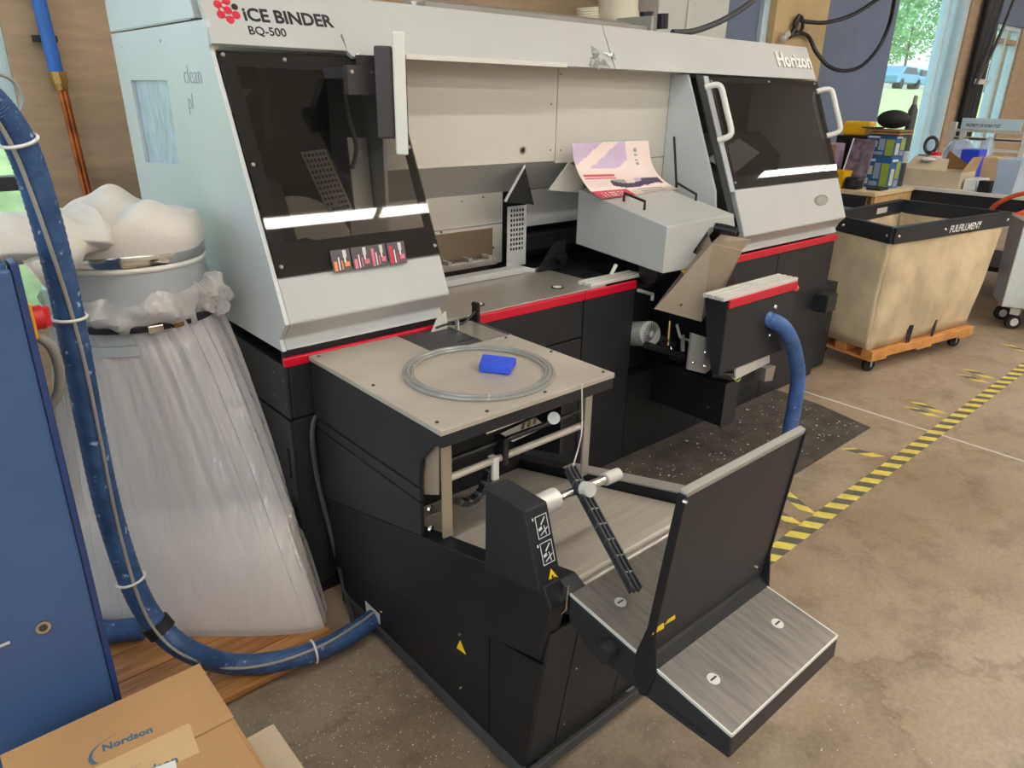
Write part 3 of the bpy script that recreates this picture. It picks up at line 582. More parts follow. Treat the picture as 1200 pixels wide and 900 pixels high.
# --- right half: black base and trim
bx('base_core', 'base_dark', M, 2.701, XR - 0.01, 1.951, 3.10, 0.0, 0.86)
pl('front_panel', 3.0, 3.60, 1.937, 1.95, 0.0, 0.84); pl('front_panel', 3.604, XR, 1.937, 1.95, 0.0, 0.84); pl('front_panel', 2.70, 2.997, 1.937, 1.95, 0.0, 0.84)
pl('end_panel', XR - 0.01, XR, 1.951, 3.10, 0.06, 0.84)
bx('red_strip', 'strip_red', M, 3.0, XR + 0.005, 1.928, 1.946, 0.842, 0.878, 0.004)
pl('side_box', XR + 0.001, 4.42, 1.96, 2.35, 0.02, 0.56); pl('switch_box', 4.08, 4.20, 1.85, 1.936, 0.44, 0.545)
bx('end_plate', 'aluminium', M, XR + 0.002, 4.40, 2.10, 2.35, 0.561, 0.566)
# --- right tower shell
hr = [(1.935, 0.888), (1.952, 0.92), (1.897, 0.978), (1.984, 1.19), (2.02, 1.19), (1.93, 0.985), (1.985, 0.925), (1.985, 0.888)]
obj('lower_hood', prism_x(B(), hr, 3.17, XR), 'body_grey', M, 0.006)
bm = cyl(B(), (3.97, 1.948, 1.085), (3.97, 1.938, 1.088), 0.030, 28)
for v in bm.verts: v.co.x = 3.97 + (v.co.x - 3.97) * 2.6
obj('hood_badge', bm, 'chrome', M, 0, True)
bm = cyl(B(), (3.97, 1.939, 1.0875), (3.97, 1.9365, 1.0883), 0.021, 28)
for v in bm.verts: v.co.x = 3.97 + (v.co.x - 3.97) * 2.8
obj('badge_face', bm, 'cable_grey', M, 0, True)
prr = [(1.985, 1.02), (2.012, 1.19), (2.235, 1.70), (YB - 0.001, 1.70), (YB - 0.001, 0.95), (2.05, 0.95)]
obj('tower_side', prism_x(B(), prr, 3.046, 3.060), 'body_side', M)
obj('tower_end', prism_x(B(), [(1.952, 0.90), (1.915, 0.98), (1.99, 1.19), (2.215, 1.70), (3.15, 1.70), (3.10, 0.90)], XR - 0.012, XR - 0.001), 'body_side', M)
bx('inner_back', 'base_black', M, 3.07, 4.20, 2.6, 2.61, 0.9, 1.70)
bx('inner_floor', 'inner_dark', M, 3.07, 4.20, 2.03, 2.6, 0.89, 0.91)
obj('inner_cover', prism_x(B(), [(2.30, 1.0), (2.30, 1.30), (2.45, 1.42), (2.58, 1.0)], 3.3, 4.1), 'cable_dark', M)
obj('inner_plate', sheet(B(), [(3.35, 2.28, 1.30), (3.62, 2.28, 1.40), (3.85, 2.28, 1.32), (3.6, 2.27, 1.22)], (0, 0.01, 0)), 'drum_grey', M)
tg = 0.155
obj('gasket', holed(B(), rect(3.065, 3.115, tg - 0.2, 0.992), [], lambda u, v, w_: gp(u, v, w_ + 0.001), 0.006), 'black_rubber', M)
obj('window_stile', holed(B(), rect(3.118, 3.155, tg - 0.02, 0.985), [], lambda u, v, w_: gp(u, v, w_ + 0.003), 0.008), 'drum_grey', M)
obj('window_border', holed(B(), rect(3.157, XR - 0.002, tg, 0.99), [rect(3.20, XR - 0.04, tg + 0.09, 0.95)], lambda u, v, w_: gp(u, v, w_ - 0.003), 0.003), 'black_plastic', M)
wr = obj('window_pane', holed(B(), rect(3.157, XR, tg, 0.992), [], lambda u, v, w_: gp(u, v, w_), 0.005), 'smoked', M, label='smoked acrylic front window of the right tower')
for x, t in ((3.18, 0.95), (3.18, 0.55), (3.7, 0.97), (4.18, 0.97), (3.18, 0.2)): screw(wr, gp(x, t, 0.006), GN, 0.007, 'cable_grey')
for xh, oo in ((3.12, Vector((0.05, 0, 0))), (XR - 0.03, Vector((0.07, 0, 0)))):
    a, b = gp(xh, 0.905, 0.0), gp(xh, 0.52, 0.0); o = GN * 0.055 + oo
    bm = B(); tube(bm, [a, a + o * 0.55, a + o * 0.86 - GU * 0.012, a + o - GU * 0.05, (a + b) / 2 + o, b + o + GU * 0.05, b + o * 0.86 + GU * 0.012, b + o * 0.55, b], 0.0145, 10, 6); obj('pull_handle', bm, 'white_plastic', M, 0, True)
# --- sloped cover over the clamp, with handles and grip
fp = [(782, 266), (860, 251), (862, 272), (832, 267), (812, 296), (819, 299), (807, 315), (775, 321)]
F_ = [at_y(*q, 1.79) for q in fp]
def bk(p): return Vector((p.x, 2.29, p.z + (0.098 if p.z > 1.06 else 0.045)))
F_[0].x = F_[7].x = 2.405
obj('clamp_cover', loft(B(), F_, [bk(p) for p in F_]), 'body_grey', M, 0.003, label='light grey sloped sheet metal cover')
def ctop(x, y): 
    t = (y - 1.79) / 0.5; return Vector((x, y, F_[0].z + 0.098 * t + (x - 2.405) * 0.02))
def on_top(px, py):
    n = Vector((0, -0.098, 0.5)).normalized(); r = ray(px, py); return CAM + r * ((F_[0] + Vector((0, 0, 0.002)) - CAM).dot(n) / r.dot(n))
for a_, b_, h_ in (((731, 236), (755, 246), 0.035), ((792, 223), (815, 237), 0.035)):
    a = on_top(*a_); b = on_top(*b_); u = Vector((0, -0.15, h_))
    bm = B(); tube(bm, [a, a + Vector((0, 0, h_)), b + Vector((0, 0, h_)), b], 0.006, 8, 1, False); obj('cover_handle', bm, 'black_plastic', M)
a = on_top(793, 222); rod('lever_rod', 'black_plastic', M, a, a + (at_y(790, 160, a.y + 0.02) - a), 0.006, 8)
g = at_y(838, 266, 1.79); rod('hand_grip', 'black_plastic', M, g, at_y(863, 272, 1.70), 0.019, 16)
for i in range(7): 
    a = g.lerp(at_y(863, 272, 1.70), 0.25 + 0.09 * i); rod('grip_rib', 'black_rubber', M, a, a + Vector((0.006, -0.003, 0)), 0.0205, 14)
# folded steel chute under the cover
L0, L1, L2, L3 = at_y(834, 286, 1.68), at_y(822, 377, 1.66), at_y(767, 362, 1.80), at_y(828, 268, 1.84)
obj('chute_wall', sheet(B(), [L0, L1, L2, at_y(812, 302, 1.82), L3], (0.002, 0.004, 0)), 'chute_steel', M)
R1, R2, R3 = at_y(870, 294, 1.80), at_y(847, 342, 1.76), at_y(880, 281, 1.84)
obj('chute_wall', sheet(B(), [L0, R1, R2, L1], (0.002, 0.004, 0)), 'chute_steel', M)
obj('chute_lip', sheet(B(), [L0, R1, R3, at_y(845, 275, 1.80)], (0, 0.003, 0.001)), 'chute_steel', M)
for q in ((819, 322), (798, 357), (825, 300)): screw(M, at_y(*q, 1.72), (0, -1, 0.2), 0.007)
obj('warning_sticker', sheet(B(), [at_y(*q, 1.785) for q in ((798, 317), (810, 315), (804, 325))], (0, 0.001, 0)), 'warn_yellow', M)
# --- control monitor on its bracket, seen nearly edge-on
vd = Vector((1.30, 2.05, 0)).normalized(); sd = Vector((vd.y, -vd.x, 0)); c0 = at_y(452, 115, 2.02)
def mon(a0, a1, s0, s1, z0, z1):
    bm = B(); hexa(bm, [Vector((0, 0, z)) + Vector((1.238, 1.92, 0)) + vd * a + sd * s for z in (z0, z1) for a, s in ((a0, s0), (a0, s1), (a1, s1), (a1, s0))]); return bm
obj('monitor_housing', mon(0, 0.24, -0.062, -0.010, 1.47, 1.72), 'monitor_dark', M, 0.006)
obj('monitor_frame', mon(-0.012, 0.255, -0.010, 0.026, 1.425, 1.757), 'white_plastic', M, 0.005, label='cream bezel of the control monitor')
obj('monitor_screen', mon(0.02, 0.225, 0.027, 0.029, 1.47, 1.70), 'car_glass', M)
q0 = at_y(407, 76, 2.0); q1 = at_y(444, 112, 2.0)
brk = bx('monitor_bracket', 'monitor_dark', M, q0.x, q1.x + 0.01, 2.0, 2.03, q1.z, q0.z, 0.002)
for q in ((412, 84), (437, 85)): screw(brk, at_y(*q, 1.998), (0, -1, 0), 0.008)
bx('monitor_arm', 'monitor_dark', M, q0.x + 0.045, q1.x + 0.005, 2.005, 2.03, q0.z + 0.001, q0.z + 0.028); bx('arm_clamp', 'monitor_dark', M, q0.x + 0.02, q1.x + 0.005, 2.03, 2.215, q0.z - 0.035, q0.z - 0.005, 0.002)
# ================================================================ CONVEYOR STATION in front of the machine
S = thing('delivery_station', 'black conveyor station with steel top, inclined belt and tray', 'machine unit', (1.2, 1.35, 0))
X0, X1 = 0.897, 1.505
def zw(y): return 0.605 - 0.245 * (y - 1.0)      # top of the inclined walls
up = [(1.925, 0.846), (1.262, 0.846), (1.30, 0.80), (1.345, 0.75), (1.357, 0.69), (1.357, 0.664), (1.925, 0.664)]
obj('side_panel', prism_x(B(), up, X0, X0 + 0.012), 'base_black', S, 0.002)
obj('side_panel', prism_x(B(), [(1.925, 0.659), (1.357, 0.659), (1.357, 0.622), (1.925, 0.63)], X0, X0 + 0.012), 'base_black', S, 0.002)
obj('side_panel', prism_x(B(), [(1.925, 0.626), (1.357, 0.618), (1.357, zw(1.357) + 0.002), (1.925, zw(1.925) + 0.002)], X0, X0 + 0.012), 'base_black', S, 0.002)
obj('side_panel', prism_x(B(), [(1.925, 0.846), (1.42, 0.846), (1.42, 0.55), (1.925, 0.42)], X1 - 0.04, X1 - 0.028), 'base_black', S)
bx('housing_back', 'inner_dark', S, X0 + 0.013, X1 - 0.041, 1.60, 1.62, 0.42, 0.845); bx('housing_roof', 'inner_dark', S, X0 + 0.013, X1 - 0.03, 1.30, 1.925, 0.80, 0.845)
tp = obj('steel_top', prism_z(B(), [(0.894, 1.255), (1.508, 1.255), (1.508, 1.712), (1.205, 1.712), (1.205, 1.926), (0.894, 1.926)], 0.848, 0.863), 'steel_top', S, 0.002, label='brushed steel table top')
bm = B(); box(bm, 0.896, 1.506, 1.257, 1.29, 0.815, 0.8478); obj('top_apron', bm, 'base_black', S, 0.002)
for p in ((0.915, 1.90), (0.92, 1.60), (0.915, 1.30), (1.30, 1.69), (1.47, 1.69), (1.49, 1.5), (1.485, 1.28), (1.05, 1.275), (1.25, 1.275)): screw(tp, (p[0], p[1], 0.8635), (0, 0, 1), 0.006, 'cable_dark')
sp = bx('slot_plate', 'cable_dark', S, 1.21, 1.525, 1.716, 1.926, 0.846, 0.858); bx('slot_plate', 'steel', S, 1.40, 1.50, 1.72, 1.92, 0.8582, 0.861)
bx('slot', 'inner_dark', S, 1.33, 1.395, 1.76, 1.766, 0.8582, 0.8590); rod('stop_pin', 'chrome', S, (1.40, 1.86, 0.861), (1.40, 1.86, 0.90), 0.008)
bx('stop_block', 'black_plastic', S, 1.515, 1.527, 1.895, 1.926, 0.859, 0.925); obj('stop_bracket', sheet(B(), [(1.325, 1.90, 0.8585), (1.39, 1.90, 0.8585), (1.385, 1.90, 0.92), (1.35, 1.90, 0.90)], (0, 0.006, 0)), 'dirty_white', S)
bm = B(); tube(bm, [(1.33, 1.885, 0.875), (1.37, 1.87, 0.885), (1.43, 1.87, 0.875), (1.50, 1.89, 0.90)], 0.004, 6); obj('sensor_cable', bm, 'black_plastic', S, 0, True)
# brackets, cross rods and drag chain under the top
obj('bracket_plate', sheet(B(), [at_x(*q, 0.914) for q in ((499, 508), (514, 509), (514, 580), (492, 579), (491, 548))], (0.003, 0, 0)), 'chute_steel', S)
bx('bracket_post', 'chute_steel', S, 0.918, 0.946, 1.285, 1.292, 0.54, 0.835); bx('bracket_flange', 'chute_steel', S, 0.944, 0.948, 1.292, 1.325, 0.54, 0.78)
bx('bracket_post', 'steel', S, 1.425, 1.452, 1.285, 1.292, 0.54, 0.835)
for z in (0.605, 0.545): screw(S, (0.915, 1.335, z), (0, -1, 0), 0.010)
rod('cross_rod', 'steel_top', S, (0.93, 1.30, 0.70), (1.44, 1.30, 0.704), 0.010, 14); rod('cross_rod', 'black_plastic', S, (0.93, 1.32, 0.735), (1.44, 1.32, 0.738), 0.008, 14)
bx('rod_block', 'dirty_white', S, 1.085, 1.105, 1.288, 1.315, 0.645, 0.712, 0.003); bx('rod_clip', 'black_plastic', S, 1.118, 1.135, 1.285, 1.33, 0.68, 0.76, 0.003)
ch = [at_y(*q, 1.31) for q in ((529, 582), (538, 588), (550, 588), (561, 580), (569, 566), (573, 550), (574, 541))]
for i, p in enumerate(spline(ch, 3)):
    obj('chain_link', tube(B(), [p + Vector((0, -0.012, 0)), p + Vector((0, 0.012, 0))], 0.010, 8, 1, False), 'black_plastic' if i % 3 else 'cable_dark', S, 0.002)  # every third link lighter: highlights on the black chain put into the colour
obj('sensor_plate', sheet(B(), [at_y(*q, 1.34) for q in ((586, 511), (601, 518), (640, 500), (628, 491))], (0, 0.004, 0.004)), 'aluminium', S)
for i, q in enumerate(((612, 503), (619, 500), (626, 497))): rod('sensor_stud', 'brass', S, at_y(*q, 1.335), at_y(*q, 1.335) + Vector((0.006, 0, 0.018)), 0.004, 8)
rod('cross_rod', 'chrome', S, at_y(569, 508, 1.36), at_y(668, 470, 1.36), 0.004, 8); rod('round_cap', 'white_plastic', S, at_y(649, 490, 1.33), at_y(649, 490, 1.31), 0.018, 18)
bm = B(); tube(bm, [at_y(682, 450, 1.25), at_y(682, 500, 1.24), at_y(679, 520, 1.2), at_y(672, 545, 1.12)], 0.002, 6); obj('thin_wire', bm, 'dirty_white', S, 0, True)
# inclined conveyor body
YF = 0.897
bodyL = [(1.925, zw(1.925)), (YF, zw(YF)), (0.872, 0.585), (0.905, 0.425), (1.86, 0.14), (1.925, 0.13)]
obj('conveyor_wall', prism_x(B(), bodyL, X0, X0 + 0.05), 'base_dark', S, 0.004)
obj('conveyor_wall', prism_x(B(), bodyL, X1 - 0.045, X1 + 0.01), 'base_dark', S, 0.004)
obj('wall_cap', prism_x(B(), [(1.40, zw(1.40) + 0.001), (0.96, zw(0.96) + 0.001), (0.96, zw(0.96) + 0.006), (1.40, zw(1.40) + 0.006)], X1 - 0.043, X1 + 0.006), 'cable_grey', S)
obj('conveyor_body', prism_x(B(), [(1.6, 0.36), (YF + 0.02, 0.565), (YF + 0.02, 0.43), (1.6, 0.24)], X0 + 0.051, X1 - 0.046), 'base_dark', S)
bl = [(1.598, zw(1.598) - 0.028), (0.93, zw(0.93) - 0.028), (0.905, zw(0.905) - 0.033), (0.895, zw(0.895) - 0.05), (0.915, 0.545), (1.598, zw(1.598) - 0.06)]
obj('belt', prism_x(B(), bl, X0 + 0.053, X1 - 0.048), 'steel_belt', S, 0.004, label='pale steel conveyor belt')
rod('belt_roller', 'steel', S, (X0 + 0.052, 0.885, 0.585), (X1 - 0.047, 0.885, 0.585), 0.012, 16)
# post box with pictograms
pb = [(1.092, zw(1.092) - 0.02), (1.092, 0.785), (0.962, 0.785), (0.905, zw(0.905) - 0.02)]
obj('post_box', prism_x(B(), pb, X0 - 0.002, 0.962), 'base_black', S, 0.004)
obj('post_base', prism_x(B(), [(1.08, zw(1.08) - 0.01), (0.902, zw(0.902) - 0.01), (0.865, 0.60), (0.862, 0.575), (0.875, 0.54), (1.08, 0.50)], 0.950, 1.0), 'base_black', S, 0.004)
PN = Vector((0, -(0.785 - 0.61), 0.057 * -1)).normalized(); PN = Vector((0, -0.175, 0.057)).normalized(); PU = Vector((0, 0.057, 0.175)).normalized()
def pf(u, v): return Vector((u, 0.962, 0.785)) - PU * v + PN * 0.0012
def outline(bm, a0, a1, v0, v1, t=0.0016):
    for r_ in (rect(a0, a1, v0, v0 + t), rect(a0, a1, v1 - t, v1), rect(a0, a0 + t, v0 + t, v1 - t), rect(a1 - t, a1, v0 + t, v1 - t)): sheet(bm, [pf(*q) for q in r_], PN * 0.0006)
for k, v in enumerate((0.022, 0.082)):
    bm = B(); outline(bm, 0.918, 0.952, v, v + 0.050); sheet(bm, [pf(0.910, v), pf(0.914, v), pf(0.914, v + 0.006), pf(0.910, v + 0.006)], PN * 0.0006)
    sheet(bm, [pf(0.922, v + 0.028), pf(0.932, v + 0.024), pf(0.933, v + 0.031), pf(0.924, v + 0.034)], PN * 0.0006); sheet(bm, [pf(0.930, v + 0.020), pf(0.944, v + 0.006), pf(0.946, v + 0.008), pf(0.932, v + 0.022)], PN * 0.0006)
    sheet(bm, [pf(0.926, v + 0.042), pf(0.948, v + 0.030), pf(0.949, v + 0.032), pf(0.927, v + 0.044)], PN * 0.0006); sheet(bm, [pf(0.938, v + 0.025), pf(0.940, v + 0.025), pf(0.943, v + 0.046), pf(0.941, v + 0.046)], PN * 0.0006)
    obj('pictogram', bm, 'print_white', S, label='white line pictogram of a hand at the bar')
obj('warning_sticker', sheet(B(), [pf(0.914, 0.184), pf(0.958, 0.184), pf(0.936, 0.145)], PN * 0.0006), 'warn_yellow', S); obj('warning_mark', sheet(B(), [pf(0.934, 0.179), pf(0.938, 0.179), pf(0.9385, 0.160), pf(0.9335, 0.160)], PN * 0.0009), 'print_black', S)
# stop bar on its rod
ay, az = 1.01, 0.742
rod('rod_sleeve', 'aluminium', S, (0.963, ay, az), (1.035, ay, az), 0.026, 22); rod('stop_rod', 'chrome', S, (1.035, ay, az - 0.004), (1.22, ay, az - 0.012), 0.011, 16); rod('rod_end', 'dirty_white', S, (1.205, ay, az - 0.012), (1.255, ay, az - 0.014), 0.016, 16)
b0, b1 = at_y(668, 549, 1.055), at_z(745, 692, 0.635); bd = (b1 - b0).normalized(); bs = Vector((1, 0, 0)); bs = (bs - bd * bs.dot(bd)).normalized(); bn = bd.cross(bs)
def bar(s0, s1, n0, n1, a=0.0, c=1.0):
    bm = B(); A_ = b0.lerp(b1, a); C_ = b0.lerp(b1, c); hexa(bm, [q + bs * s + bn * n for q in (A_, C_) for s, n in ((s0, n0), (s1, n0), (s1, n1), (s0, n1))]); return bm
sb = obj('stop_bar', bar(-0.012, 0.012, -0.004, 0.004), 'monitor_dark', S)
for s in (-0.012, -0.001, 0.010): obj('bar_rib', bar(s, s + 0.003, -0.011, 0.011), 'cable_dark', sb)
for i in range(1, 8): obj('bar_web', bar(-0.012, 0.012, -0.010, 0.010, i / 8, i / 8 + 0.008), 'cable_grey', sb)
km = b0.lerp(b1, 0.19); rod('clamp_knob', 'dirty_white', S, km + Vector((0, -0.008, 0.005)), km + Vector((0, -0.03, 0.012)), 0.018, 22)
# base cabinet
def ye(z): return 0.948 - 0.14 * (z - 0.05)
ctp = lambda y: 0.425 - 0.29 * (y - 0.905)
obj('base_cabinet', prism_x(B(), [(1.80, 0.05), (1.80, 0.15), (ye(0.44) + 0.012, 0.415), (ye(0.05) + 0.012, 0.05)], X0 + 0.018, 1.395), 'inner_dark', S)
obj('cabinet_panel', prism_x(B(), [(1.84, 0.05), (1.84, ctp(1.84) - .003), (1.084, ctp(1.084) - .003), (1.084, 0.05)], X0 + 0.006, X0 + 0.017), 'base_dark', S, 0.002)
obj('cabinet_panel', prism_x(B(), [(1.080, 0.05), (1.080, ctp(1.08) - .003), (ye(0.41) + 0.001, 0.41), (ye(0.05), 0.05)], X0 + 0.006, X0 + 0.017), 'base_dark', S, 0.002)
for a, b in ((X0 + 0.0175, 1.008), (1.012, 1.226), (1.230, 1.40)):
    obj('end_panel', prism_x(B(), [(ye(0.05), 0.05), (ye(0.5) , 0.50), (ye(0.5) + 0.011, 0.50), (ye(0.05) + 0.011, 0.05)], a, b), 'base_black', S, 0.002)
bm = B(); box(bm, X0 - 0.003, 1.415, 0.925, 0.94, 0.02, 0.055); box(bm, X0 - 0.003, X0 + 0.012, 0.94, 1.84, 0.02, 0.055); box(bm, 1.40, 1.415, 0.94, 1.84, 0.02, 0.055); obj('base_rail', bm, 'cable_dark', S, 0.003)
for x, y, m_ in ((1.36, 1.0, 'white_plastic'), (0.96, 1.72, 'black_rubber'), (1.36, 1.72, 'black_rubber'), (0.96, 1.0, 'black_rubber')):
    obj('levelling_foot', cyl(B(), (x, y, 0.0), (x, y, 0.02), 0.035, 20, 0.028), m_, S, 0, True)
obj('caster', cyl(B(), (0.93, 1.66, 0.03), (0.955, 1.66, 0.03), 0.03, 18), 'black_rubber', S, 0, True)
for y, z in ((1.20, 0.30), (1.20, 0.12), (1.60, 0.12)): screw(S, (X0 + 0.005, y, z), (-1, 0, 0), 0.005)
obj('warning_sticker', sheet(B(), [(X0 + 0.0055, 1.215, 0.245), (X0 + 0.0055, 1.175, 0.25), (X0 + 0.0055, 1.20, 0.28)], (-0.0006, 0, 0)), 'warn_yellow', S)
q = [at_x(*p, X0 + 0.0055) for p in ((428, 704), (445, 720), (446, 732), (430, 722))]; obj('rating_label', sheet(B(), q, (-0.0006, 0, 0)), 'dirty_white', S, label='small white rating label')
for z in (0.32, 0.12): screw(S, (1.03, ye(z) - 0.001, z), (0, -1, 0), 0.004)
# tray beyond the conveyor, and the upright hinged panel
TX0, TX1 = 0.942, 1.342
def tz(y): return 0.610 - 0.155 * (0.86 - y)
obj('tray_body', prism_x(B(), [(0.862, tz(0.862) - 0.006), (0.454, tz(0.454) - 0.006), (0.452, tz(0.454) - 0.055), (0.60, 0.49), (0.80, 0.50), (0.862, 0.545)], TX0, TX1), 'base_black', S, 0.004)
tr = obj('tray_top', prism_x(B(), [(0.860, tz(0.86)), (0.457, tz(0.457)), (0.457, tz(0.457) - 0.005), (0.860, tz(0.86) - 0.005)], TX0 + 0.004, TX1 - 0.004), 'steel_worn', S, label='worn brushed steel tray plate')
TN = Vector((0, -0.155, 1)).normalized()
for xa in (TX0 + 0.0005, TX1 - 0.0035): obj('edge_trim', prism_x(B(), [(0.862, tz(0.862) + 0.001), (0.4545, tz(0.4545) + 0.001), (0.4545, tz(0.4545) - 0.0055), (0.862, tz(0.862) - 0.0055)], xa, xa + 0.003), 'aluminium', S)
obj('edge_trim', prism_x(B(), [(0.4565, tz(0.456) + 0.001), (0.4535, tz(0.4535) + 0.001), (0.4535, tz(0.4535) - 0.0055), (0.4565, tz(0.456) - 0.0055)], TX0 + 0.004, TX1 - 0.004), 'aluminium', S)
for px, py in ((727, 706), (836, 796), (911, 731)):
    r = ray(px, py); c = CAM + r * ((Vector((1, 0.86, tz(0.86))) - CAM).dot(TN) / r.dot(TN))
    s_ = obj('big_screw', cyl(B(), c, c + TN * 0.002, 0.013, 18), 'aluminium', tr, 0, True)
    obj('screw_slot', sheet(B(), [c + Vector((-0.009, -0.002, 0.0022)), c + Vector((0.009, -0.002, 0.0022)), c + Vector((0.009, 0.002, 0.0022)), c + Vector((-0.009, 0.002, 0.0022))], (0, 0, 0.0005)), 'cable_dark', tr)
bx('tray_slot', 'inner_dark', S, TX0 - 0.0015, TX0, 0.50, 0.60, 0.505, 0.512)
PYB, PYT = 0.650, 0.607
def py_(z): return PYB + (PYT - PYB) * (z - 0.53) / 0.44
pan = obj('hinged_panel', prism_x(B(), [(py_(0.60), 0.60), (py_(0.965), 0.965), (py_(0.965) + 0.006, 0.965), (py_(0.60) + 0.006, 0.60)], TX0, TX1), 'base_black', S, label='upright black hinged backstop panel')
obj('panel_fold', prism_x(B(), [(py_(0.965) - 0.001, 0.962), (py_(0.965) - 0.003, 0.975), (py_(0.965) + 0.012, 0.979), (py_(0.965) + 0.014, 0.962)], TX0 - 0.003, TX1 + 0.003), 'cable_grey', pan, 0.003)  # light grey paints the highlight along the black panel's top fold
for xa, xb in ((TX0 - 0.006, TX0 - 0.001), (TX1 + 0.001, TX1 + 0.006)):
    obj('side_flange', prism_x(B(), [(py_(0.97) - 0.004, 0.97), (py_(0.97) + 0.014, 0.97), (py_(0.66) + 0.016, 0.66), (0.674, 0.585), (0.674, 0.53), (0.654, 0.492), (0.640, 0.498), (0.622, 0.57), (py_(0.66) - 0.004, 0.66)], xa, xb), 'base_dark', pan, 0.002)
obj('panel_foot', prism_x(B(), [(py_(0.60) - 0.02, 0.572), (py_(0.60) - 0.004, 0.592), (py_(0.60) + 0.008, 0.599), (py_(0.60) + 0.008, 0.572)], TX0, TX1), 'base_dark', pan)
def pp_(px, py): return at_y(px, py, 0.626)
for t3 in (((764, 744), (777, 721), (778, 736)), ((779, 732), (791, 711), (791, 725))):
    obj('warning_sticker', sheet(B(), [at_y(*q, py_(0.62) - 0.004) for q in t3], (0, -0.0006, 0)), 'warn_yellow', pan)
for p in (at_y(803, 588, py_(0.95) - 0.014), at_y(886, 664, py_(0.63) - 0.002)): screw(pan, p, (0, -1, 0), 0.004)
kb = at_x(716, 759, TX0 - 0.001); rod('tray_knob', 'black_rubber', S, kb, kb + Vector((-0.030, 0, 0)), 0.020, 18)
lt = [at_x(*q, 0.935) for q in ((659, 688), (666, 687), (663, 716), (655, 722))]; obj('latch', sheet(B(), lt, (0.006, 0, 0)), 'chrome', S, 0.002)
bm = B(); tube(bm, [at_y(376, 486, 1.93), at_y(368, 492, 1.92), at_y(366, 520, 1.91), at_y(374, 570, 1.90), at_y(388, 625, 1.88), at_y(404, 690, 1.84), at_z(420, 748, 0.04)], 0.008, 8); 
tag(obj('power_cord', bm, 'cable_dark', None, 0, True), 'dark grey power cord running down the conveyor station side', 'cable')
# ================================================================ loose things on the machine
bm = B(); rc = Vector((1.205, 1.50, 0.869))
for k in range(3):
    rr = 0.190 + 0.011 * k; tube(bm, [rc + Vector((rr * math.cos(t), rr * math.sin(t), 0.004 * (k % 2))) for t in [2 * math.pi * i / 40 for i in range(41)]], 0.0055, 8, 1, False)
tag(obj('tubing_coil', bm, 'clear_tube', None, 0, True), 'coil of clear tubing lying on the steel top', 'tubing')
s0 = at_z(560, 436, 0.8635); bm = B()
hexa(bm, [Vector(q) for q in ((1.205, 1.50, 0.8636), (1.255, 1.425, 0.8636), (1.325, 1.475, 0.8636), (1.268, 1.562, 0.8636))] + [Vector(q) + Vector((0, 0, 0.026)) for q in ((1.205, 1.50, 0.8636), (1.255, 1.425, 0.8636), (1.325, 1.475, 0.8636), (1.268, 1.562, 0.8636))])
tag(obj('cleaning_sponge', bm, 'sponge_blue', None, 0.005), 'blue rectangular sponge inside the tubing coil', 'sponge')
# printed brochure curling off the clamp cover
colL = [(703, 235), (690, 224), (679, 208), (672, 190), (669, 170)]; colR = [(797, 223), (783, 217), (771, 206), (763, 190), (760, 166)]
n_t = Vector((0, -0.098, 0.5)).normalized()
ptsL = [on_top(*colL[0]), None, None, None, None]; ptsR = [on_top(*colR[0]), None, None, None, None]
for i, y in ((1, 2.13), (2, 2.20), (3, 2.24), (4, 2.26)): ptsL[i] = at_y(*colL[i], y); ptsR[i] = at_y(*colR[i], y)
for P_ in (ptsL, ptsR):
    for q in P_: q += n_t * 0.006
SL, SR = spline(ptsL, 12), spline(ptsR, 12); nv = len(SL); nu = 48; bm = B()
vg = [[bm.verts.new(SL[j].lerp(SR[j], i / nu)) for i in range(nu + 1)] for j in range(nv)]
def ink(u, v):    # u across, v from bottom (0) to top (1)
    if v < 0.20 and u < 0.42: return 3 if not (0.05 < v < 0.16 and 0.08 < u < 0.34 and (int(v * 50) % 2) and (int(u * 60) % 3)) else 0
    if 0.22 < v < 0.44 and 0.32 < u < 0.95:
        if abs(v - 0.33 - 0.06 * math.sin(u * 9)) < 0.055 + 0.03 * (u > 0.7): return 2
        if u > 0.62 and v > 0.36: return 1
        if 0.34 < u < 0.5 and 0.34 < v < 0.42: return 4
    if 0.44 < v < 0.53 and 0.05 < u < 0.42 and abs((v * 40) % 2 - 1) > 0.35: return 3
    if v > 0.62 and u < 0.66: return 1 if ((u - 0.15) * 1.0 - (v - 0.62) * 1.2) % 0.55 < 0.34 else 0
    if 0.66 < v < 0.9 and 0.78 < u < 0.82 and int(v * 60) % 2: return 4
    if v < 0.18 and 0.55 < u < 0.85 and int(v * 30) % 2: return 4
    return 0
for j in range(nv - 1):
    for i in range(nu):
        f = bm.faces.new((vg[j][i], vg[j][i + 1], vg[j + 1][i + 1], vg[j + 1][i])); f.material_index = ink((i + .5) / nu, (j + .5) / (nv - 1))
po = obj('brochure', bm, 'poster_paper', None, 0, True)
for m_ in ('poster_violet', 'poster_dark', 'poster_red', 'poster_grey'): po.data.materials.append(MATS[m_])
so = po.modifiers.new('thick', 'SOLIDIFY'); so.thickness = 0.0008
tag(po, 'pink printed brochure curling up from the grey clamp cover', 'brochure')
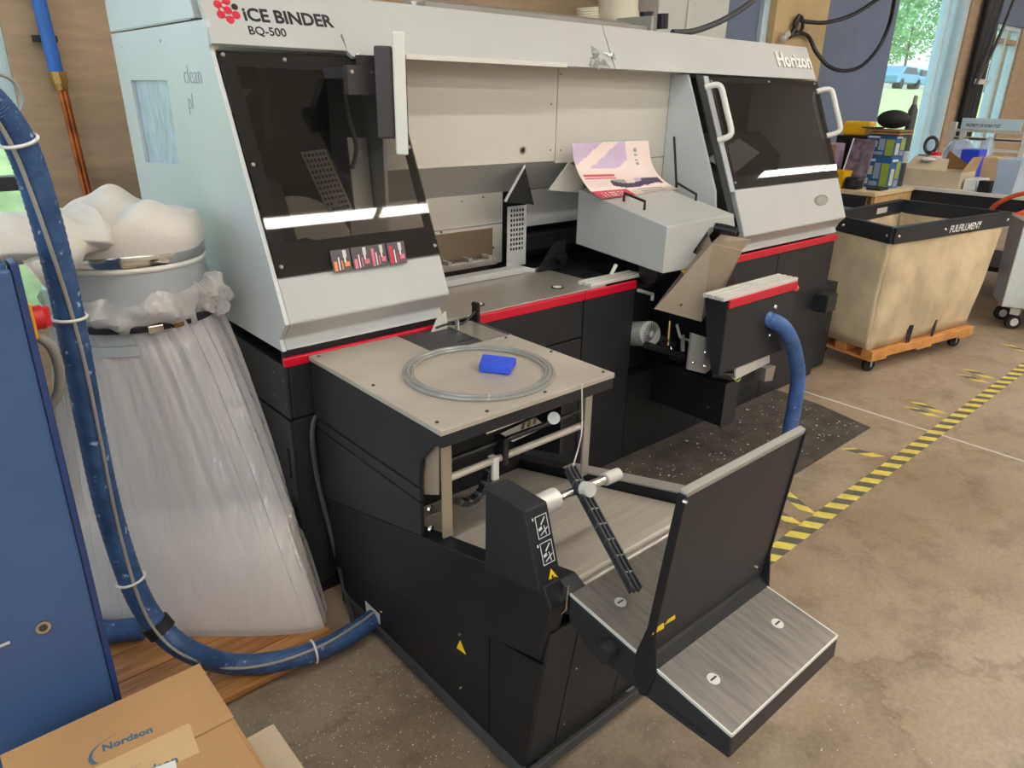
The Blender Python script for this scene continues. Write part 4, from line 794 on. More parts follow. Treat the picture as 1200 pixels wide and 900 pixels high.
# ================================================================ LEFT SIDE: dust collector, bag, cabinet, hoses, boxes
D = thing('dust_collector', 'grey dust collector drum with white filter cloth, beside the binder', 'dust collector', (0.56, 2.3, 0))
dc = Vector((0.548, 2.32, 0)); DR = 0.205
def lathe(bm, prof, c, seg=40, fn=None, cap=True):
    rings = []
    for r_, z in prof:
        rings.append([bm.verts.new((c.x + (r_ * (1 if fn is None else fn(a, z))) * math.cos(a), c.y + (r_ * (1 if fn is None else fn(a, z))) * math.sin(a), c.z + z)) for a in [2 * math.pi * k / seg for k in range(seg)]])
    for a, b in zip(rings, rings[1:]):
        for k in range(seg): bm.faces.new((a[k], a[(k + 1) % seg], b[(k + 1) % seg], b[k]))
    if cap: bm.faces.new(rings[0][::-1]); bm.faces.new(rings[-1])
    return bm
obj('drum', lathe(B(), [(DR, 0.93), (DR, 1.145)], dc), 'drum_grey', D, 0, True)
obj('clamp_band', lathe(B(), [(DR + 0.004, 1.145), (DR + 0.006, 1.15), (DR + 0.006, 1.172), (DR + 0.004, 1.177)], dc), 'chrome', D, 0, True)
obj('band_cord', lathe(B(), [(DR + 0.002, 1.128), (DR + 0.006, 1.133), (DR + 0.006, 1.138), (DR + 0.002, 1.143)], dc), 'white_plastic', D, 0, True)
# filter cloth slumped over the drum
def clothz(x, y):
    d = math.hypot(x - dc.x, y - dc.y); 
    z = 1.175 + 0.095 * max(0.0, 1 - (d / (DR + 0.03)) ** 8) ** 0.5
    z += 0.030 * math.exp(-((x - 0.56) ** 2 + (y - 2.40) ** 2) / 0.008) + 0.008 * math.sin(41 * x - 30 * y) + 0.020 * math.sin(22 * x + 9 * y) * math.exp(-(d / 0.3) ** 2) + 0.010 * math.sin(-17 * x + 25 * y + 1)
    return z
bm = B(); rings = []; seg = 56
for j in range(13):
    s = j / 12
    ring = []
    for k in range(seg):
        a = 2 * math.pi * k / seg; rr = (DR + 0.012 + 0.010 * math.sin(5 * a + 1)) * (1 - s ** 1.5) 
        x = dc.x + rr * math.cos(a); y = dc.y + rr * math.sin(a)
        z = 1.176 if j == 0 else max(1.18, clothz(x, y)) + (0.008 if j > 0 else 0)
        if j == 1: x = dc.x + (DR + 0.018 + 0.012 * math.sin(5 * a + 1)) * math.cos(a); y = dc.y + (DR + 0.018 + 0.012 * math.sin(5 * a + 1)) * math.sin(a); z = 1.215 + 0.01 * math.sin(3 * a)
        ring.append(bm.verts.new((x, y, z)))
    rings.append(ring)
for a_, b_ in zip(rings, rings[1:]):
    for k in range(seg):
        try: bm.faces.new((a_[k], a_[(k + 1) % seg], b_[(k + 1) % seg], b_[k]))
        except ValueError: pass
bmesh.ops.remove_doubles(bm, verts=bm.verts, dist=0.0005)
o = obj('filter_cloth', bm, 'fabric_white', D, 0, True); o.modifiers.new('soft', 'SUBSURF').levels = 1; o.modifiers['soft'].render_levels = 2
# loose end of the cloth flopping over to the left
bm = B(); path = [(0.47, 2.28, 1.235), (0.36, 2.24, 1.24), (0.22, 2.20, 1.235), (0.05, 2.18, 1.22), (-0.14, 2.2, 1.20)]
P_ = spline(path, 6); rings = []
for i, p in enumerate(P_):
    t = i / (len(P_) - 1); rz = 0.058 + 0.010 * math.sin(i * 1.3) ; rw = 0.20 + 0.02 * math.sin(i * 0.9)
    rings.append([bm.verts.new((p.x + 0.008 * math.sin(3 * k + i), p.y + rw * math.cos(2 * math.pi * k / 20), p.z + rz * (math.sin(2 * math.pi * k / 20)) * (1 if math.sin(2 * math.pi * k / 20) > 0 else 0.8) + 0.008 * math.sin(2.2 * k + i * 0.8))) for k in range(20)])
for a_, b_ in zip(rings, rings[1:]):
    for k in range(20): bm.faces.new((a_[k], a_[(k + 1) % 20], b_[(k + 1) % 20], b_[k]))
bm.faces.new(rings[0][::-1]); bm.faces.new(rings[-1])
o = obj('cloth_tail', bm, 'fabric_white', D, 0, True); o.modifiers.new('soft', 'SUBSURF').levels = 1; o.modifiers['soft'].render_levels = 2
o = obj('cloth_roll', tube(B(), [(0.43, 2.13, 1.235), (0.37, 2.09, 1.225), (0.31, 2.06, 1.195), (0.27, 2.06, 1.175)], 0.045, 14, 6, rf=lambda i, n: 0.03 + 0.022 * (i / n) + 0.004 * math.sin(i)), 'fabric_white', D, 0, True)
obj('stand_leg', box(B(), 0.23, 0.27, 2.34, 2.38, 0.033, 1.12), 'drum_grey', D); obj('stand_leg', box(B(), 0.70, 0.73, 2.52, 2.55, 0.03, 1.12), 'drum_grey', D)
obj('stand_plate', box(B(), 0.20, 0.24, 2.24, 2.33, 0.45, 1.13), 'frame_alu', D)
obj('stand_ring', lathe(B(), [(DR + 0.01, 0.90), (DR + 0.01, 0.928)], dc), 'drum_grey', D, 0, True)
# plastic bag strapped on the drum
PBG = thing('plastic_bag', 'large clear plastic bag of white paper shavings under the drum', 'bag', (0.55, 2.1, 0.03))
def bagpt(a, s, inset=0.0):
    """a angle, s 0 bottom .. 1 top"""
    zb, zt = 0.034, 0.985
    z = zb + (zt - zb) * s
    ce = Vector((0.495, 2.0)).lerp(Vector((dc.x, dc.y)), min(1, s * 1.05)); u = Vector((-0.75, 0.66)); v = Vector((-0.66, -0.75))
    w_ = max(0.0, 1 - s) ** 0.75
    ra = DR + 0.01 + (0.385 - DR - 0.01) * w_; rb = DR + 0.01 + ((0.06 if math.sin(a) > 0 else 0.24) - DR - 0.01) * (1 - s) ** 0.8
    if s < 0.05: rb *= 0.9 + 0.1 * (s / 0.05) ** 0.5
    c, sn = math.cos(a), math.sin(a); e = 0.9
    cx = math.copysign(abs(c) ** e, c); sx = math.copysign(abs(sn) ** e, sn)
    fold = 1 + (0.020 * math.sin(13 * a + 2 * math.sin(3 * s)) + 0.018 * math.sin(29 * a + 1.7) + 0.013 * math.sin(53 * a + 2 * s)) * (0.35 + 0.65 * s)
    p = ce + u * (ra * cx * fold - inset * cx) + v * (rb * sx * fold - inset * sx)
    if p.y > 1.925 and p.x > 0.805: p.x = 0.805
    return Vector((p.x, p.y, z))
bm = B(); seg = 220; rings = [[bm.verts.new(bagpt(2 * math.pi * k / seg, j / 34)) for k in range(seg)] for j in range(35)]
for a_, b_ in zip(rings, rings[1:]):
    for k in range(seg): bm.faces.new((a_[k], a_[(k + 1) % seg], b_[(k + 1) % seg], b_[k]))
bm.faces.new(rings[0][::-1])
obj('bag_film', bm, 'poly_bag', PBG, 0, True)
bm = B(); seg = 90; rings = []
for j in range(14):
    s = 0.30 * j / 13
    rings.append([bm.verts.new(bagpt(2 * math.pi * k / seg, s, 0.012) + Vector((0, 0, (0.012 if j == 0 else 0) + (0.05 * math.sin(2 * math.pi * k / seg * 2 + 1) * s / 0.3)))) for k in range(seg)])
for a_, b_ in zip(rings, rings[1:]):
    for k in range(seg): bm.faces.new((a_[k], a_[(k + 1) % seg], b_[(k + 1) % seg], b_[k]))
bm.faces.new(rings[0][::-1]); cv = bm.verts.new((0.53, 2.10, 0.36)); top = rings[-1]
for k in range(seg): bm.faces.new((top[k], top[(k + 1) % seg], cv))
obj('paper_shavings', bm, 'scrap_white', PBG, 0, True, label='white paper shavings in the bag')
bm = B(); rings = []
for j in range(7):
    z = 0.97 + 0.095 * j / 6
    rings.append([bm.verts.new((dc.x + (DR + 0.012 + 0.018 * math.sin(j * 0.5) + 0.012 * math.sin(9 * a + j) + 0.008 * math.sin(21 * a)) * math.cos(a), dc.y + (DR + 0.012 + 0.018 * math.sin(j * 0.5) + 0.012 * math.sin(9 * a + j) + 0.008 * math.sin(21 * a)) * math.sin(a), z + (0.012 * math.sin(4 * a) + 0.01 * math.sin(11 * a)) * j / 6)) for a in [2 * math.pi * k / 96 for k in range(96)]])
for a_, b_ in zip(rings, rings[1:]):
    for k in range(96): bm.faces.new((a_[k], a_[(k + 1) % 96], b_[(k + 1) % 96], b_[k]))
obj('bag_collar', bm, 'poly_cuff', PBG, 0, True)
# loose crumpled corner of the bag at the machine side
bm = B(); ball(bm, at_y(252, 345, 2.16), 0.055, (0.75, 0.7, 1.15), 24)
for v in bm.verts: v.co += Vector((math.sin(v.co.z * 130 + v.co.x * 90), math.sin(v.co.x * 150 + v.co.z * 70), math.sin(v.co.x * 170 + v.co.y * 120))) * 0.010
for v in bm.verts: v.co.x = min(v.co.x, 0.816)
obj('bag_corner', bm, 'poly_cuff', PBG, 0, False)
st = obj('strap', lathe(B(), [(DR + 0.016, 0.968), (DR + 0.024, 0.970), (DR + 0.024, 0.984), (DR + 0.016, 0.986)], dc), 'black_plastic', PBG, 0, True)
c = dc + Vector((-0.02, -DR - 0.027, 0.977)); bx('buckle', 'chrome', st, c.x - 0.02, c.x + 0.02, c.y - 0.006, c.y + 0.003, c.z - 0.011, c.z + 0.011, 0.002); bx('buckle', 'brass', st, c.x + 0.05, c.x + 0.075, c.y - 0.002, c.y + 0.006, c.z - 0.006, c.z + 0.010, 0.002)
# wooden pallet boards under the bag
W = thing('wooden_pallet', 'wooden boards under the plastic bag of shavings', 'pallet', (0.5, 2.1, 0))
for i in range(6):
    y0 = 1.66 + 0.125 * i; bx('plank', 'wood_board', W, 0.02 if i else 0.19, (0.80 if y0 < 1.92 else 0.812) if i else 0.79, y0, y0 + 0.121, 0.012, 0.032, 0.002)
for x in (0.15, 0.45, 0.72): bx('bearer', 'wood_board', W, x, x + 0.06, 1.67, 2.40, 0.0, 0.0118)
# blue cabinet
K = thing('blue_cabinet', 'tall blue steel cabinet with red and yellow isolator switch', 'cabinet', (-0.2, 1.75, 0))
CX, CY = 0.172, 1.56
bx('body', 'cabinet_blue', K, -0.75, CX - 0.004, CY + 0.018, 1.75, 0.0, 1.30, 0.004)
dr = bx('door', 'cabinet_blue', K, -0.72, CX, CY, CY + 0.016, 0.02, 1.29, 0.006)
bx('door_edge', 'cabinet_edge', dr, CX + 0.0005, CX + 0.014, CY + 0.004, CY + 0.06, 0.0, 1.30, 0.003)
lk = at_y(50, 734, CY - 0.001); obj('lock', cyl(B(), lk + Vector((0, 0.0, 0)), lk + Vector((0, -0.006, 0)), 0.014, 22), 'chrome', dr, 0, True); obj('lock_core', cyl(B(), lk + Vector((0, -0.006, 0)), lk + Vector((0, -0.008, 0)), 0.008, 16), 'cable_dark', dr, 0, True)
q = [at_y(*p, CY - 0.0005) for p in ((-3, 757), (11, 751), (12, 754), (-3, 760))]; obj('scuff', sheet(B(), q, (0, -0.0005, 0)), 'dirty_white', dr)
sw = at_y(9, 336, 1.62); sw.x = CX
ib = obj('switch_base', box(B(), CX + 0.001, CX + 0.022, sw.y - 0.03, sw.y + 0.03, 1.145, 1.215), 'switch_yellow', K, 0.003)
obj('switch_knob', cyl(B(), (CX + 0.022, sw.y, 1.18), (CX + 0.04, sw.y, 1.18), 0.024, 20), 'switch_red', K, 0, True, label='red rotary isolator knob'); obj('switch_grip', box(B(), CX + 0.04, CX + 0.052, sw.y - 0.006, sw.y + 0.006, 1.16, 1.20), 'switch_red', K, 0.002)
obj('pilot_knob', cyl(B(), (CX - 0.02, 1.62, 1.30), (CX - 0.02, 1.62, 1.325), 0.014, 16), 'knob_green', K, 0, True)
bm = B(); tube(bm, [(CX + 0.02, 1.63, 1.145), (CX + 0.045, 1.64, 1.11), (CX + 0.05, 1.66, 1.04), (CX + 0.03, 1.68, 0.98), (CX - 0.02, 1.70, 0.95)], 0.010, 10); obj('switch_cable', bm, 'cable_grey', K, 0, True)
# blue hose with its grey cable
H = thing('dust_hose', 'long blue ribbed hose in front of the plastic bag', 'hose', (0.35, 1.78, 0))
hp_ = [at_y(-50, 95, 1.66), at_y(-12, 118, 1.70), at_y(22, 165, 1.72), at_y(46, 230, 1.74), at_y(72, 328, 1.76), at_y(90, 415, 1.77), at_y(108, 510, 1.78), at_y(130, 608, 1.79), at_y(158, 690, 1.78), at_y(186, 735, 1.75), at_y(222, 763, 1.70), at_z(272, 778, 0.075), at_z(330, 774, 0.065), at_z(385, 757, 0.060), at_z(428, 732, 0.060), at_z(452, 712, 0.065)]
obj('hose', tube(B(), hp_, 0.031, 16, 22, rf=lambda i, n: 0.0290 + 0.0012 * (i % 2)), 'hose_blue', H, 0, True)
hc = spline(hp_, 6); cpts = []
for i, p in enumerate(hc[4:]):
    vdir = (CAM - p).normalized(); dd = (hc[min(i + 5, len(hc) - 1)] - p).normalized(); side = dd.cross(vdir).normalized()
    cpts.append(p + (vdir * 0.9 + side * 0.42 * math.sin(i * 0.13 + 0.5)).normalized() * 0.0345)
obj('cable', tube(B(), cpts, 0.0042, 8, 2), 'cable_grey', H, 0, True)
def on_hose(px, py): return min(range(len(hc) - 1), key=lambda i: sum((a - b) ** 2 for a, b in zip(scr(hc[i]), (px, py))))
def scr(p): d = p - CAM; return (600 + FPX * d.dot(RX) / d.dot(RZ), 450 + FPX * d.dot(RY) / d.dot(RZ))
for q in ((28, 165), (80, 376), (158, 682), (370, 765)):
    i = on_hose(*q); d = (hc[i + 1] - hc[i]).normalized(); bm = B(); u, v = frame_of(d)
    tube(bm, [hc[i] + (u * math.cos(t) + v * math.sin(t)) * 0.0330 + (((CAM - hc[i]).normalized()) * 0.005) for t in [2 * math.pi * k / 24 for k in range(25)]], 0.0035, 6, 1, False); obj('cable_tie', bm, 'white_plastic', H, 0, True)
i = on_hose(190, 735); obj('hose_coupling', tube(B(), [hc[i - 1], hc[i], hc[i + 1]], 0.036, 16, 2), 'black_rubber', H, 0, True)
bm = B(); tube(bm, [at_z(100, 738, 0.07), at_z(130, 740, 0.07), at_z(168, 736, 0.07)], 0.034, 14); HS = tag(obj('hose_stub', bm, 'hose_blue', None, 0, True), 'short blue hose end behind the cabinet on the boards', 'hose')
# hose at the front carriage box of the machine
a = at_y(901, 374, 1.515)
hp2 = [a + Vector((-0.01, 0.03, 0.01)), a, at_y(917, 383, 1.47), at_y(929, 405, 1.46), at_y(935, 440, 1.46), at_y(931, 475, 1.46), at_y(925, 510, 1.46), Vector((3.09, 1.44, 0.055)), Vector((3.0, 1.40, 0.047)), Vector((2.7, 1.36, 0.046)), Vector((2.2, 1.38, 0.046)), Vector((1.8, 1.36, 0.05)), Vector((1.56, 1.33, 0.08)), Vector((1.52, 1.32, 0.10))]
tag(obj('suction_hose', tube(B(), hp2, 0.034, 16, 16, rf=lambda i, n: 0.033 + 0.0014 * (i % 2)), 'hose_pale', None, 0, True), 'light blue ribbed hose hanging from the front carriage box', 'hose')
# cardboard boxes
CB = thing('cardboard_box', 'large brown cardboard box with blue maker logo on its flap', 'box', (0.15, 1.23, 0))
ZT = 0.35; bxx0, bxx1, byy0, byy1 = -0.052, 0.342, 1.02, 1.468
bm = B(); box(bm, bxx0, bxx1, byy0, byy1, 0.0, ZT - 0.005); obj('body', bm, 'cardboard', CB, 0.003)
fl = bx('flap', 'cardboard', CB, bxx0, bxx1, 1.262, byy1, ZT - 0.0045, ZT, 0.002); bx('flap', 'cardboard', CB, bxx0, bxx1 - 0.008, byy0, 1.257, ZT - 0.0045, ZT - 0.0005, 0.002)
tpq = [at_z(*q, ZT + 0.0006) for q in ((100, 905), (222, 847), (234, 882), (128, 932))]
tpp = obj('packing_tape', sheet(B(), tpq, (0, 0, 0.0004)), 'cardboard_pale', CB)
def logo(org, xd, yd, s, parent):
    o1 = text('logo_lettering', 'Nordson', 0.050 * s, 'print_blue', parent, org, xd, yd, 0.0003, 0.0008, label='blue maker lettering')
    xd = Vector(xd).normalized(); yd = Vector(yd).normalized(); bm = B(); A_ = []; C_ = []
    for k in range(15):
        t = k / 14; th = math.radians(205 - 120 * t); p = org + xd * (0.065 + 0.115 * math.cos(th)) * s + yd * (-0.014 + 0.078 * math.sin(th)) * s
        wd = (0.020 * (1 - t) ** 1.6 + 0.0008) * s; A_.append(p); C_.append(p + xd * wd - yd * wd * 0.2)
    for k in range(14): sheet(bm, [A_[k], A_[k + 1], C_[k + 1], C_[k]], (0, 0, 0.0005))
    obj('logo_swoosh', bm, 'print_blue', parent)
o = at_z(120, 881, ZT + 0.0006); e = at_z(180, 857, ZT + 0.0006)
logo(o, e - o, Vector((-(e - o).y, (e - o).x, 0)), (e - o).length / 0.185, fl)
o = at_z(145, 920, ZT + 0.0012); logo(o, e - at_z(120, 881, ZT + 0.0006), Vector((-(e - o).y, (e - o).x, 0)) if False else Vector((0.02, 1, 0)), (e - at_z(120, 881, ZT + 0.0006)).length / 0.185 * 1.05, tpp)
q = [at_z(*p, ZT + 0.0014) for p in ((180, 900), (205, 891), (208, 903), (180, 915))]; obj('paper_slip', sheet(B(), q, (0, 0, 0.0005)), 'print_white', CB)
tag(bx('cardboard_carton', 'cardboard_light', None, 0.36, 0.44, 1.0, 1.315, 0.0, 0.22, 0.003), 'pale flat carton edge beside the large logo box', 'box')
# ================================================================ BACKGROUND, left wall pipe
AP = thing('air_pipe', 'blue air line joined to a copper pipe on the tan wall', 'pipe', (0.8, 3.85, 1.0))
pb0, pb1, pb2 = at_y(38, -30, 3.84), at_y(66, 84, 3.84), at_y(113, 228, 3.84)
rod('blue_pipe', 'pipe_blue', AP, pb0, pb1, 0.028, 16); fit = pb1.lerp(pb2, 0.09); rod('brass_fitting', 'brass', AP, pb1, fit, 0.034, 8); rod('collar', 'brass', AP, fit, pb1.lerp(pb2, 0.14), 0.026, 14)
for dx in (-0.006, 0.010): rod('copper_pipe', 'copper', AP, pb1.lerp(pb2, 0.13) + Vector((dx, 0, 0)), pb2 + Vector((dx, 0, -0.9)), 0.011, 12)
c = at_y(54, 45, 3.84); bx('pipe_clip', 'black_plastic', AP, c.x - 0.045, c.x + 0.045, 3.85, 3.885, c.z - 0.012, c.z + 0.012)
# coiled clear hose by the left window
bm = B()
for k in range(3): cc = at_y(6, 112, 2.2) + Vector((0, 0.012 * k, 0)); tube(bm, [cc + Vector((0.035 * math.cos(t), 0, 0.045 * math.sin(t))) for t in [2 * math.pi * i / 24 for i in range(25)]], 0.004, 6, 1, False)
tag(obj('wire_coil', bm, 'cable_grey', None, 0, True), 'small coil of grey wire above the blue hose', 'wire')
# behind the beam: ducts and pale cabinet
for nm, x0, x1, y, cat in (('ribbed', 684, 704, 3.32, 'duct'), ('smooth', 704, 742, 3.42, 'duct')):
    a = at_y((x0 + x1) / 2, 28, y); b = at_y((x0 + x1) / 2 - 2, -60, y); r_ = (at_y(x1, 10, y) - at_y(x0, 10, y)).length / 2 * 0.86
    bm = B(); n_ = 40
    if nm == 'ribbed': tube(bm, [a.lerp(b, i / 60) - Vector((0, 0, 0.3)) for i in range(61)], r_, 18, 1, False, rf=lambda i, n: r_ * (1 + 0.07 * (i % 2)))
    else: lathe(bm, [(r_ * 0.8, -0.4), (r_ * 0.85, -0.05), (r_ * 1.05, 0.0), (r_ * 1.05, 0.05), (r_ * 0.95, 0.09), (r_, 1.2)], a)
    ad = thing('air_duct', 'cream %s air duct rising behind the beam' % ('corrugated' if nm == 'ribbed' else 'smooth'), cat, (a.x, a.y, 0)); obj('duct', bm, 'duct_cream', ad, 0, True)
    obj('lower_run', cyl(B(), (a.x, a.y, 0.0), (a.x, a.y, a.z - 0.3), r_ * 0.7, 14), 'duct_cream', ad, 0, True)
a = at_y(772, 10, 3.4); b = at_y(853, 10, 3.4)
cbn = thing('switch_cabinet', 'pale grey switch cabinet standing behind the binder', 'cabinet', (4.5, 3.5, 0))
bx('body', 'wall_pale', cbn, a.x, b.x, 3.4, 3.8, 0, 2.9, 0.005); bx('door', 'wall_pale', cbn, a.x + 0.30, b.x - 0.01, 3.385, 3.399, 0.05, 2.85, 0.004)
# festoon cable hooked on the ochre pillar
FC = thing('festoon_cable', 'black cable looped over a hook on the ochre pillar', 'cable', at_y(935, 20, 3.78))
def w(px, py, y=3.76): return at_y(px, py, y)
bm = B(); tube(bm, [w(925, 43), w(933, 30), w(936, 20), w(939, 24), w(950, 26, 3.7), w(970, 26, 3.6), w(1000, 17, 3.5), w(1030, -2, 3.4), w(1045, -15, 3.3)], 0.018, 8, 8); obj('cable', bm, 'black_plastic', FC, 0, True)
bm = B(); tube(bm, [w(925, 43), w(938, 39), w(948, 44), w(957, 62, 3.7), w(972, 78, 3.6), w(990, 83, 3.55), w(1010, 77, 3.5), w(1030, 55, 3.45), w(1043, 25, 3.4), w(1049, -8, 3.3)], 0.018, 8, 8); obj('cable', bm, 'black_plastic', FC, 0, True)
bm = B(); tube(bm, [w(936, 18), w(931, 28), w(934, 38), w(940, 34), w(940, 22), w(936, 18)], 0.016, 8, 6); obj('cable_loop', bm, 'black_plastic', FC, 0, True)
for q in ((922, 40), (918, 46)): obj('bulb_end', ball(B(), w(*q, 3.74), 0.035), 'dirty_white', FC, 0, True)
# black pipes down the pillar by the glazed door
BP = thing('pipe_bundle', 'three black vertical pipes strapped to the pillar beside the glazed door', 'pipe', (11.35, 3.8, 0))
for k in range(3): rod('pipe', 'black_plastic', BP, (11.19 + 0.14 * k, 3.74, 0.0), (11.19 + 0.14 * k, 3.74, 4.9), 0.066, 12)
c = at_y(1135, 95, 3.7); bx('pipe_strap', 'aluminium', BP, 11.10, 11.58, 3.66, 3.673, c.z - 0.03, c.z + 0.03)
bm = B(); tube(bm, [at_y(1190, -5, 3.6), at_y(1168, 50, 3.6), at_y(1143, 100, 3.62)], 0.02, 6); tube(bm, [at_y(1178, -5, 3.6), at_y(1163, 45, 3.6), at_y(1145, 98, 3.62)], 0.015, 6); tag(obj('hanging_cable', bm, 'cable_dark', None, 0, True), 'pair of slack cables hanging before the glazed door', 'cable')
# ================================================================ CANVAS CART
CT = thing('canvas_cart', 'beige canvas laundry cart with black vinyl rim on a wooden base', 'cart', (5.1, 1.9, 0))
# corners: near-left, near-right, far-right, far-left
TB = [Vector((4.50, 1.73, 0.895)), Vector((5.83, 1.53, 0.90)), Vector((5.86, 2.25, 0.90)), Vector((4.74, 2.24, 0.895))]
BB = [Vector((4.50, 1.735, 0.165)), Vector((5.63, 1.555, 0.165)), Vector((5.66, 2.12, 0.165)), Vector((4.62, 2.16, 0.165))]
def wallp(i, u, v):
    j = (i + 1) % 4; p = BB[i].lerp(BB[j], u) * (1 - v) + TB[i].lerp(TB[j], u) * v
    n = (BB[j] - BB[i]).cross(Vector((0, 0, 1))).normalized(); bul = 0.07 * math.sin(math.pi * u) * math.sin(math.pi * max(0, min(1, v))) * (1 - v) + 0.012 * math.sin(7 * u + 3 * v) * math.sin(math.pi * v)
    return p + n * (bul - 0.02 * (abs(math.sin(u * 3 * math.pi)) < 0.12) * (1 if 0.05 < v < 0.95 else 0) * (i == 0))
bm = B(); N = 24; G = {}
for i in range(4):
    g = [[bm.verts.new(wallp(i, a / N, b / 12)) for a in range(N + 1)] for b in range(13)]
    for b in range(12):
        for a in range(N): bm.faces.new((g[b][a], g[b][a + 1], g[b + 1][a + 1], g[b + 1][a]))
bm.faces.new([bm.verts.new(p) for p in BB]); bmesh.ops.remove_doubles(bm, verts=bm.verts, dist=0.001)
o = obj('canvas_body', bm, 'canvas', CT, 0, True); so = o.modifiers.new('thick', 'SOLIDIFY'); so.thickness = 0.012; so.offset = -1
for i in range(4):
    j = (i + 1) % 4; d = (TB[j] - TB[i]).normalized(); n = d.cross(Vector((0, 0, 1))).normalized(); bm = B()
    a0, a1 = TB[i] - d * 0.01, TB[j] + d * 0.01; z0, z1 = Vector((0, 0, -0.075)), Vector((0, 0, 0.02))
    for s0, s1 in ((0.006, 0.022), (-0.03, -0.014)):
        hexa(bm, [a0 + n * s0 + z0, a1 + n * s0 + z0, a1 + n * s1 + z0, a0 + n * s1 + z0, a0 + n * s0 + z1, a1 + n * s0 + z1, a1 + n * s1 + z1, a0 + n * s1 + z1])
    hexa(bm, [a0 + n * -0.03 + z1 * 0.6, a1 + n * -0.03 + z1 * 0.6, a1 + n * 0.022 + z1 * 0.6, a0 + n * 0.022 + z1 * 0.6, a0 + n * -0.03 + z1, a1 + n * -0.03 + z1, a1 + n * 0.022 + z1, a0 + n * 0.022 + z1])
    rim = obj('rim_band', bm, 'rim_vinyl', CT, 0.004)
    for t in ((0.03, 0.40, 0.66, 0.70, 0.97) if i == 0 else (0.06, 0.3, 0.94)): screw(rim, a0.lerp(a1, t) + n * 0.024 + Vector((0, 0, -0.03)), n, 0.011)
    if i == 0: text('hand_lettering', 'FULFILLMENT', 0.062, 'print_white', rim, a0.lerp(a1, 0.435) + n * 0.0235 + Vector((0, 0, -0.055)), d, (0, 0, 1), 0.0006, 0.001, 0.12, 'white hand painted lettering')
    if i == 2: obj('rim_label', sheet(B(), [a0.lerp(a1, t) - n * 0.0315 + Vector((0, 0, z)) for t, z in ((0.42, -0.045), (0.27, -0.045), (0.27, -0.005), (0.42, -0.005))], -n * 0.001), 'dirty_white', rim)
for k, u in enumerate((0.335, 0.58)):
    a = wallp(0, u, 0.22); b = wallp(0, u, -0.02); n = Vector((-0.17, -0.98, 0)); bm = B()
    for du in (-0.008, 0.008): tube(bm, [wallp(0, u + du, v / 10) + n * 0.006 for v in range(1, 10)], 0.003, 6, 1, False)
    obj('seam', bm, 'cardboard_inside', CT)
    sheet(bm := B(), [wallp(0, u - 0.012, 0.14) + n * 0.006, wallp(0, u + 0.012, 0.14) + n * 0.006, wallp(0, u + 0.012, -0.04) + n * 0.03, wallp(0, u - 0.012, -0.04) + n * 0.03], n * 0.005); obj('strap', bm, 'rim_vinyl', CT)
wb = [Vector((4.50, 1.70, 0)), Vector((5.64, 1.50, 0)), Vector((5.69, 2.10, 0)), Vector((4.60, 2.16, 0))]
def onbase(u, v, z): return (wb[0] * (1 - u) * (1 - v) + wb[1] * u * (1 - v) + wb[2] * u * v + wb[3] * (1 - u) * v) + Vector((0, 0, z))
for v0, v1 in ((0, 0.17), (0.415, 0.585), (0.83, 1)):
    bm = B(); hexa(bm, [onbase(u, v, z) for z in (0.10, 0.152) for u, v in ((0, v0), (1, v0), (1, v1), (0, v1))]); obj('base_board', bm, 'wood_orange', CT, 0.003)
for u0, u1 in ((0.0, 0.14), (0.43, 0.57), (0.86, 1.0)):
    bm = B(); hexa(bm, [onbase(u, v, z) for z in (0.085, 0.0995) for u, v in ((u0, 0.0), (u1, 0.0), (u1, 1.0), (u0, 1.0))]); obj('cross_board', bm, 'wood_orange', CT, 0.003)
for u, v in ((0.06, 0.12), (0.93, 0.12), (0.06, 0.88), (0.93, 0.88)):
    c = onbase(u, v, 0.041); bm = B(); cyl(bm, c + Vector((-0.006, -0.012, 0)), c + Vector((0.006, 0.014, 0)), 0.041, 18); cw = obj('caster_wheel', bm, 'black_rubber', CT, 0, True)
    bm = B(); sheet(bm, [c + Vector((-0.02, -0.018, 0.048)), c + Vector((0.03, -0.012, 0.048)), c + Vector((0.008, -0.016, -0.012)), c + Vector((-0.01, -0.018, -0.012))], (-0.001, -0.004, 0)); box(bm, c.x - .03, c.x + .03, c.y - .025, c.y + .025, 0.078, 0.0848); obj('caster_fork', bm, 'aluminium', CT)
# steel cart at the right edge
SCt = thing('steel_cart', 'stainless steel tub cart on casters beyond the canvas cart', 'cart', (6.8, 1.5, 0))
bm = B(); hexa(bm, [Vector(q) for q in ((6.30, 1.54, 0.17), (6.62, 0.75, 0.17), (6.96, 0.9, 0.17), (6.64, 1.70, 0.17), (6.38, 1.56, 0.80), (6.72, 0.70, 0.80), (7.08, 0.86, 0.80), (6.72, 1.74, 0.80))]); obj('tub', bm, 'steel', SCt, 0.008)
for c in (Vector((6.40, 1.46, 0.055)), Vector((6.66, 0.84, 0.055)), Vector((6.62, 1.60, 0.055)), Vector((6.88, 0.96, 0.055))):
    obj('caster_wheel', cyl(B(), c + Vector((-0.012, -0.012, 0)), c + Vector((0.012, 0.012, 0)), 0.055, 20), 'tyre', SCt, 0, True); obj('wheel_hub', cyl(B(), c + Vector((-0.016, -0.016, 0)), c + Vector((0.016, 0.016, 0)), 0.03, 16), 'aluminium', SCt, 0, True); bx('caster_fork', 'aluminium', SCt, c.x - .03, c.x + .03, c.y - .03, c.y + .03, 0.112, 0.168, 0.003)
